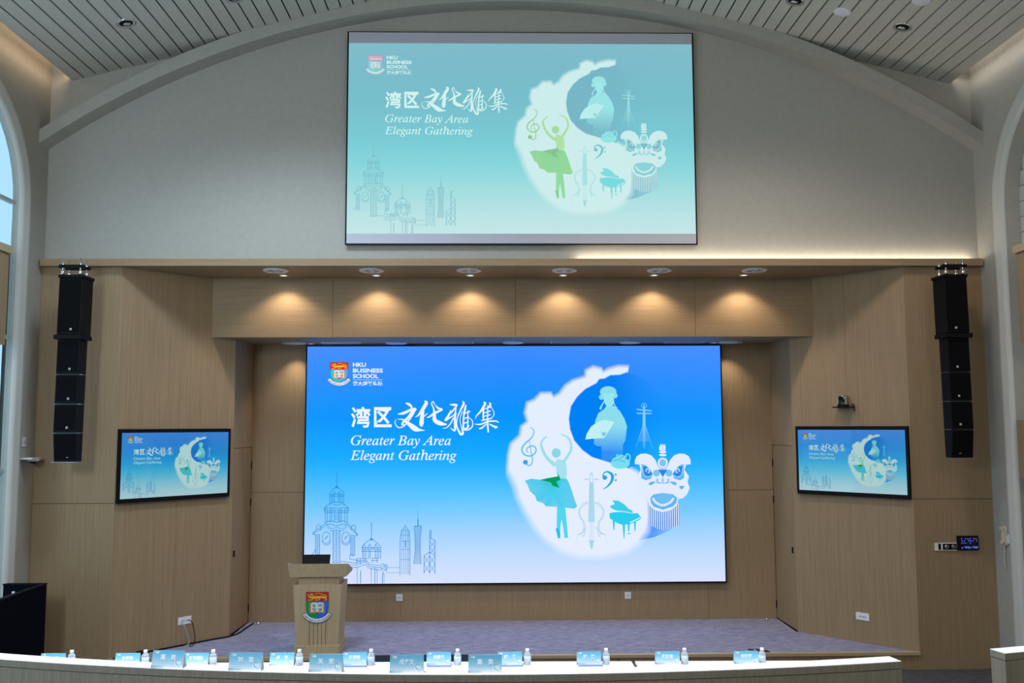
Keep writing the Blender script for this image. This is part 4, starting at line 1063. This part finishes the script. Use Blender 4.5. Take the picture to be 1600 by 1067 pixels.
# ------------------------------------------------------------------ small things on and before the stage
e = empty('equipment_case', (-1.11, 10.78, 0), 'low black equipment case on the floor against the stage front', 'case')
MB().box(-1.655, -.575, 10.62, 10.96, .012, .225).build('body', BLACKF, e, bevel=.006)
MB().box(-1.66, -.57, 10.615, 10.965, .225, .24).build('lid', BLACK, e)
for x in (-1.55, -.68):
    MB().box(x-.03, x+.03, 10.70, 10.86, 0, .012).build('foot', BLACK, e)
e = empty('floor_box', (2.86, 11.16, ST), 'dark floor outlet plate with two bright lugs at the stage edge', 'floor outlet')
MB().prism([(2.76, 11.235), (2.955, 11.235), (2.985, 11.095), (2.80, 11.095)], ST, ST+.012).build('plate', plain('plum_plate', (.05, .02, .05), .3), e)
for x in (2.825, 2.94): MB().lathe((x, 11.165, ST+.012), [(.013, 0), (.013, .006), (0, .007)], 10).build('lug', WHITEP, e)
for x, y, s in ((-3.50, 12.93, 'left'), (3.49, 12.93, 'right')):
    e = empty('door_stop', (x, y, ST), 'small chrome door stop on the stage floor in the %s back corner' % s, 'door stop', 'chrome door stops')
    MB().lathe((x, y, ST), [(.028, 0), (.03, .008), (.022, .02), (.008, .026), (0, .026)], 16).build('dome', CHROME, e)
    MB().lathe((x, y, ST+.022), [(.010, 0), (.010, .02), (0, .022)], 10).build('stud', STEEL, e)
def socket(T, a, z, w, h, lab, n=3, grp='wall sockets'):
    c = T(a, .005, z); e = empty('wall_socket', c, lab, 'socket', grp)
    MB(T).box(a-w/2, a+w/2, .0005, .009, z-h/2, z+h/2).build('plate', WHITEP, e, bevel=.002)
    for k in range(n):
        x = a+(k-(n-1)/2)*w*.30
        for d in (-.011, .011): MB(T).box(x+d-.003, x+d+.003, .009, .0105, z-.012, z+.008).build('slot', BLACK, e)
    return e
WL, WR_ = wing(-1), wing(1)
aL = lambda x: (4.7477-abs(x))/(-wt[0])
socket(WL, aL(4.105), .497, .175, .092, 'white double socket with two plugs low on the left wing', 2)
socket(WR_, aL(4.28), .518, .17, .09, 'white double socket without plugs low on the right wing', 2)
BW = lambda a, b, z: (a, DB-b, z)
socket(BW, -1.584, .522, .088, .092, 'small white socket left below the video wall', 1); socket(BW, 1.582, .529, .088, .092, 'small white socket right below the video wall', 1)
# plugs and leads below the left socket
def cable(pts, r, mt, nm, lab, grp=None):
    Q = []
    P_ = [Vector(p) for p in pts]
    for i in range(len(P_)-1):
        p0, p1, p2, p3 = P_[max(i-1, 0)], P_[i], P_[i+1], P_[min(i+2, len(P_)-1)]
        for k in range(6):
            t = k/6; Q.append(.5*(2*p1+(p2-p0)*t+(2*p0-5*p1+4*p2-p3)*t*t+(3*p1-p0-3*p2+p3)*t**3))
    Q.append(P_[-1]); return MB().tube(Q, r, 6).build(nm, mt, None, lab, 'cable', grp)
sa = aL(4.105)
GREYC = plain('grey_cable', (.45, .45, .48), .5)
cable([WL(sa-.045, .012, .48), WL(sa-.03, .05, .45), WL(sa+.01, .06, .35), WL(sa+.045, .05, .25), WL(sa+.02, .06, ST+.008), WL(sa-.02, .07, ST+.008)], .005, GREYC, 'power_cable', 'grey lead hanging from the left wing socket to the stage floor')
cable([WL(sa+.05, .012, .50), WL(sa+.075, .05, .47), WL(sa+.095, .06, .38), WL(sa+.10, .09, .27), WL(sa+.06, .12, ST+.01), WL(sa+.0, .14, ST+.008)], .005, BLACK, 'power_cable', 'black lead looping from the left wing socket to the stage floor')
cable([WL(.03, .05, ST+.010), WL(.30, .03, ST+.010), WL(.60, .035, ST+.010), WL(.95, .03, ST+.010), WL(1.30, .03, ST+.010), WL(1.50, .04, ST+.010), (-3.60, 12.28, ST+.010), (-3.58, 12.60, ST+.010), (-3.56, 12.90, ST+.010)], .010, BLACK, 'floor_cable', 'black cable running along the foot of the left wing and door')
e = empty('cable_adapter', WL(.36, .07, ST), 'small black power brick on the stage at the left wing foot', 'adapter')
MB(WL).box(.30, .42, .05, .11, ST, ST+.045).build('brick', BLACK, e, bevel=.006); MB(WL).box(.28, .30, .07, .09, ST+.01, ST+.03).build('strain_relief', BLACK, e)
# camera on its shelf on the right wing
ac = aL(4.20)
e = empty('ptz_camera', WR_(ac, .07, 3.10), 'small black and silver camera on a wall shelf above the right television', 'camera')
MB(WR_).box(ac-.11, ac+.11, .0, .15, 3.09, 3.105).build('shelf', BLACK, e)
MB(WR_).box(ac-.055, ac+.055, .03, .13, 3.105, 3.135).build('base', BLACK, e, bevel=.004)
for d in (-.058, .046): MB(WR_).box(ac+d, ac+d+.012, .04, .12, 3.13, 3.235).build('yoke', STEEL, e)
hc = Vector(WR_(ac, .08, 3.205)); nd = (Vector(WR_(ac, 1, 0))-Vector(WR_(ac, 0, 0)))
hd_ = MB().lathe(hc-nd*.05, [(.02, 0), (.044, .012), (.046, .06), (.044, .09), (.03, .1), (0, .1)], 20, nd).build('head', STEEL, e)
MB().lathe(hc+nd*.048, [(.032, 0), (.032, .012), (.024, .014), (.0, .010)], 18, nd).build('lens', BLACK, hd_)
cable([WR_(ac-.08, .03, 3.115), WR_(ac-.12, .05, 3.13), WR_(ac-.13, .05, 3.09), WR_(ac-.11, .01, 3.05)], .006, BLACK, 'camera_cable', 'short black cable behind the camera shelf')
# control panel and touch screen on the right outer panel
RP = lambda a, b, z: (a, DF-b, z)
e = empty('audio_wall_plate', (5.115, DF, 1.375), 'silver wall plate with two round knobs on the right outer panel', 'control plate')
MB(RP).box(4.98, 5.245, .001, .012, 1.38, 1.47).build('plate', WHITEP, e)
MB(RP).box(5.075, 5.24, .012, .016, 1.39, 1.46).build('dark_inlay', BLACK, e); MB(RP).box(5.022, 5.05, .012, .016, 1.39, 1.46).build('dark_slot', BLACK, e)
for x in (5.118, 5.20): MB().lathe((x, DF-.016, 1.425), [(.026, 0), (.026, .012), (.018, .016), (0, .016)], 18, (0, -1, 0)).build('knob', STEEL, e)
e = empty('touch_panel', (5.372, DF, 1.385), 'black touch panel with blue lit keys beside the silver plate', 'touch panel')
MB(RP).box(5.247, 5.50, .001, .03, 1.385, 1.553).build('casing', BLACK, e, bevel=.003); MB(RP).box(5.257, 5.49, .03, .032, 1.395, 1.543).build('glass', TOUCH, e)
for j, z in enumerate((1.515, 1.49, 1.465, 1.42, 1.408)):
    for k in range(8):
        if (k*3+j) % 4 == 3 or (j == 2 and k > 4): continue
        x = 5.29+k*.025+(j % 2)*.006; MB(RP).box(x, x+(.012 if j < 3 else .018), .032, .0325, z, z+.007).build('lit_key', BLUELED, e)
# handset on the right side wall, sensor and switch on the left side wall
RS = lambda y, b, z: (XO-b, y, z)
e = empty('wall_phone', (XO-.03, 10.80, 1.47), 'cream intercom handset on the narrow right side wall', 'telephone')
MB(RS).box(10.755, 10.845, .0, .025, 1.47, 1.69).build('cradle', CREAM, e, bevel=.006)
m = MB(RS); m.box(10.772, 10.828, .025, .045, 1.49, 1.67); m.build('handset', CREAM, e, bevel=.008)
for z in (1.485, 1.645): MB(RS).box(10.768, 10.832, .045, .06, z, z+.035).build('ear_cap', CREAM, e, bevel=.006)
cable([(XO-.02, 10.80, 1.47), (XO-.03, 10.79, 1.40), (XO-.025, 10.81, 1.32), (XO-.03, 10.79, 1.24), (XO-.01, 10.80, 1.20)], .006, CREAM, 'phone_cord', 'curly cord dangling below the intercom handset')
e = empty('key_holder', (XO-.01, 10.735, 1.62), 'small white card holder left of the intercom handset', 'holder'); MB(RS).box(10.70, 10.745, 0, .02, 1.50, 1.58).build('pocket', WHITEP, e); MB(RS).box(10.705, 10.74, .004, .012, 1.58, 1.60).build('card', PAPER, e)
LS = lambda y, b, z: (-XO+b, y, z)
e = empty('wireless_dome', (-XO+.06, 10.84, 2.50), 'white wireless dome on a bracket on the left side wall', 'sensor')
MB(LS).box(10.72, 10.93, .0, .15, 2.515, 2.535).build('bracket', WHITEP, e); MB().lathe((-XO+.09, 10.86, 2.515), [(.07, 0), (.068, .015), (.05, .025), (0, .026)], 20, (0, 0, -1)).build('disc', WHITEP, e)
MB().lathe((-XO+.09, 10.86, 2.49), [(.04, 0), (.03, .02), (0, .028)], 16, (0, 0, -1)).build('dark_dome', BLACK, e)
e = empty('wall_switch', (-XO+.01, 10.79, 2.70), 'small white switch above the white dome on the left wall', 'switch')
MB(LS).box(10.765, 10.835, 0, .01, 2.66, 2.77).build('plate', WHITEP, e); MB(LS).box(10.785, 10.815, .01, .014, 2.69, 2.74).build('rocker', TRIMW, e)
# black draped enclosure at the lower left
e = empty('equipment_enclosure', (-5.45, 9.7, 0), 'black open-topped equipment enclosure in the lower left corner', 'enclosure')
MB().box(-5.27, -5.235, 8.3, 10.50, 0, 1.15).build('side_panel', BLACKF, e); MB().box(-5.70, -5.27, 10.465, 10.50, 0, 1.15).build('end_panel', BLACKF, e)
MB().box(-5.275, -5.23, 8.3, 10.505, 1.15, 1.165).build('top_rail', BLACK, e); MB().box(-5.70, -5.275, 10.46, 10.505, 1.15, 1.165).build('top_rail', BLACK, e)
MB().box(-5.70, -5.275, 8.3, 10.46, .78, .80).build('shelf', BLACK, e)
e = empty('document_stand', (-5.55, 10.40, .80), 'small white upright card inside the black enclosure', 'card'); MB().box(-5.565, -5.535, 10.40, 10.41, .802, 1.09).build('card', PAPER, e); MB().box(-5.575, -5.525, 10.38, 10.43, .80, .806).build('foot', PAPER, e)
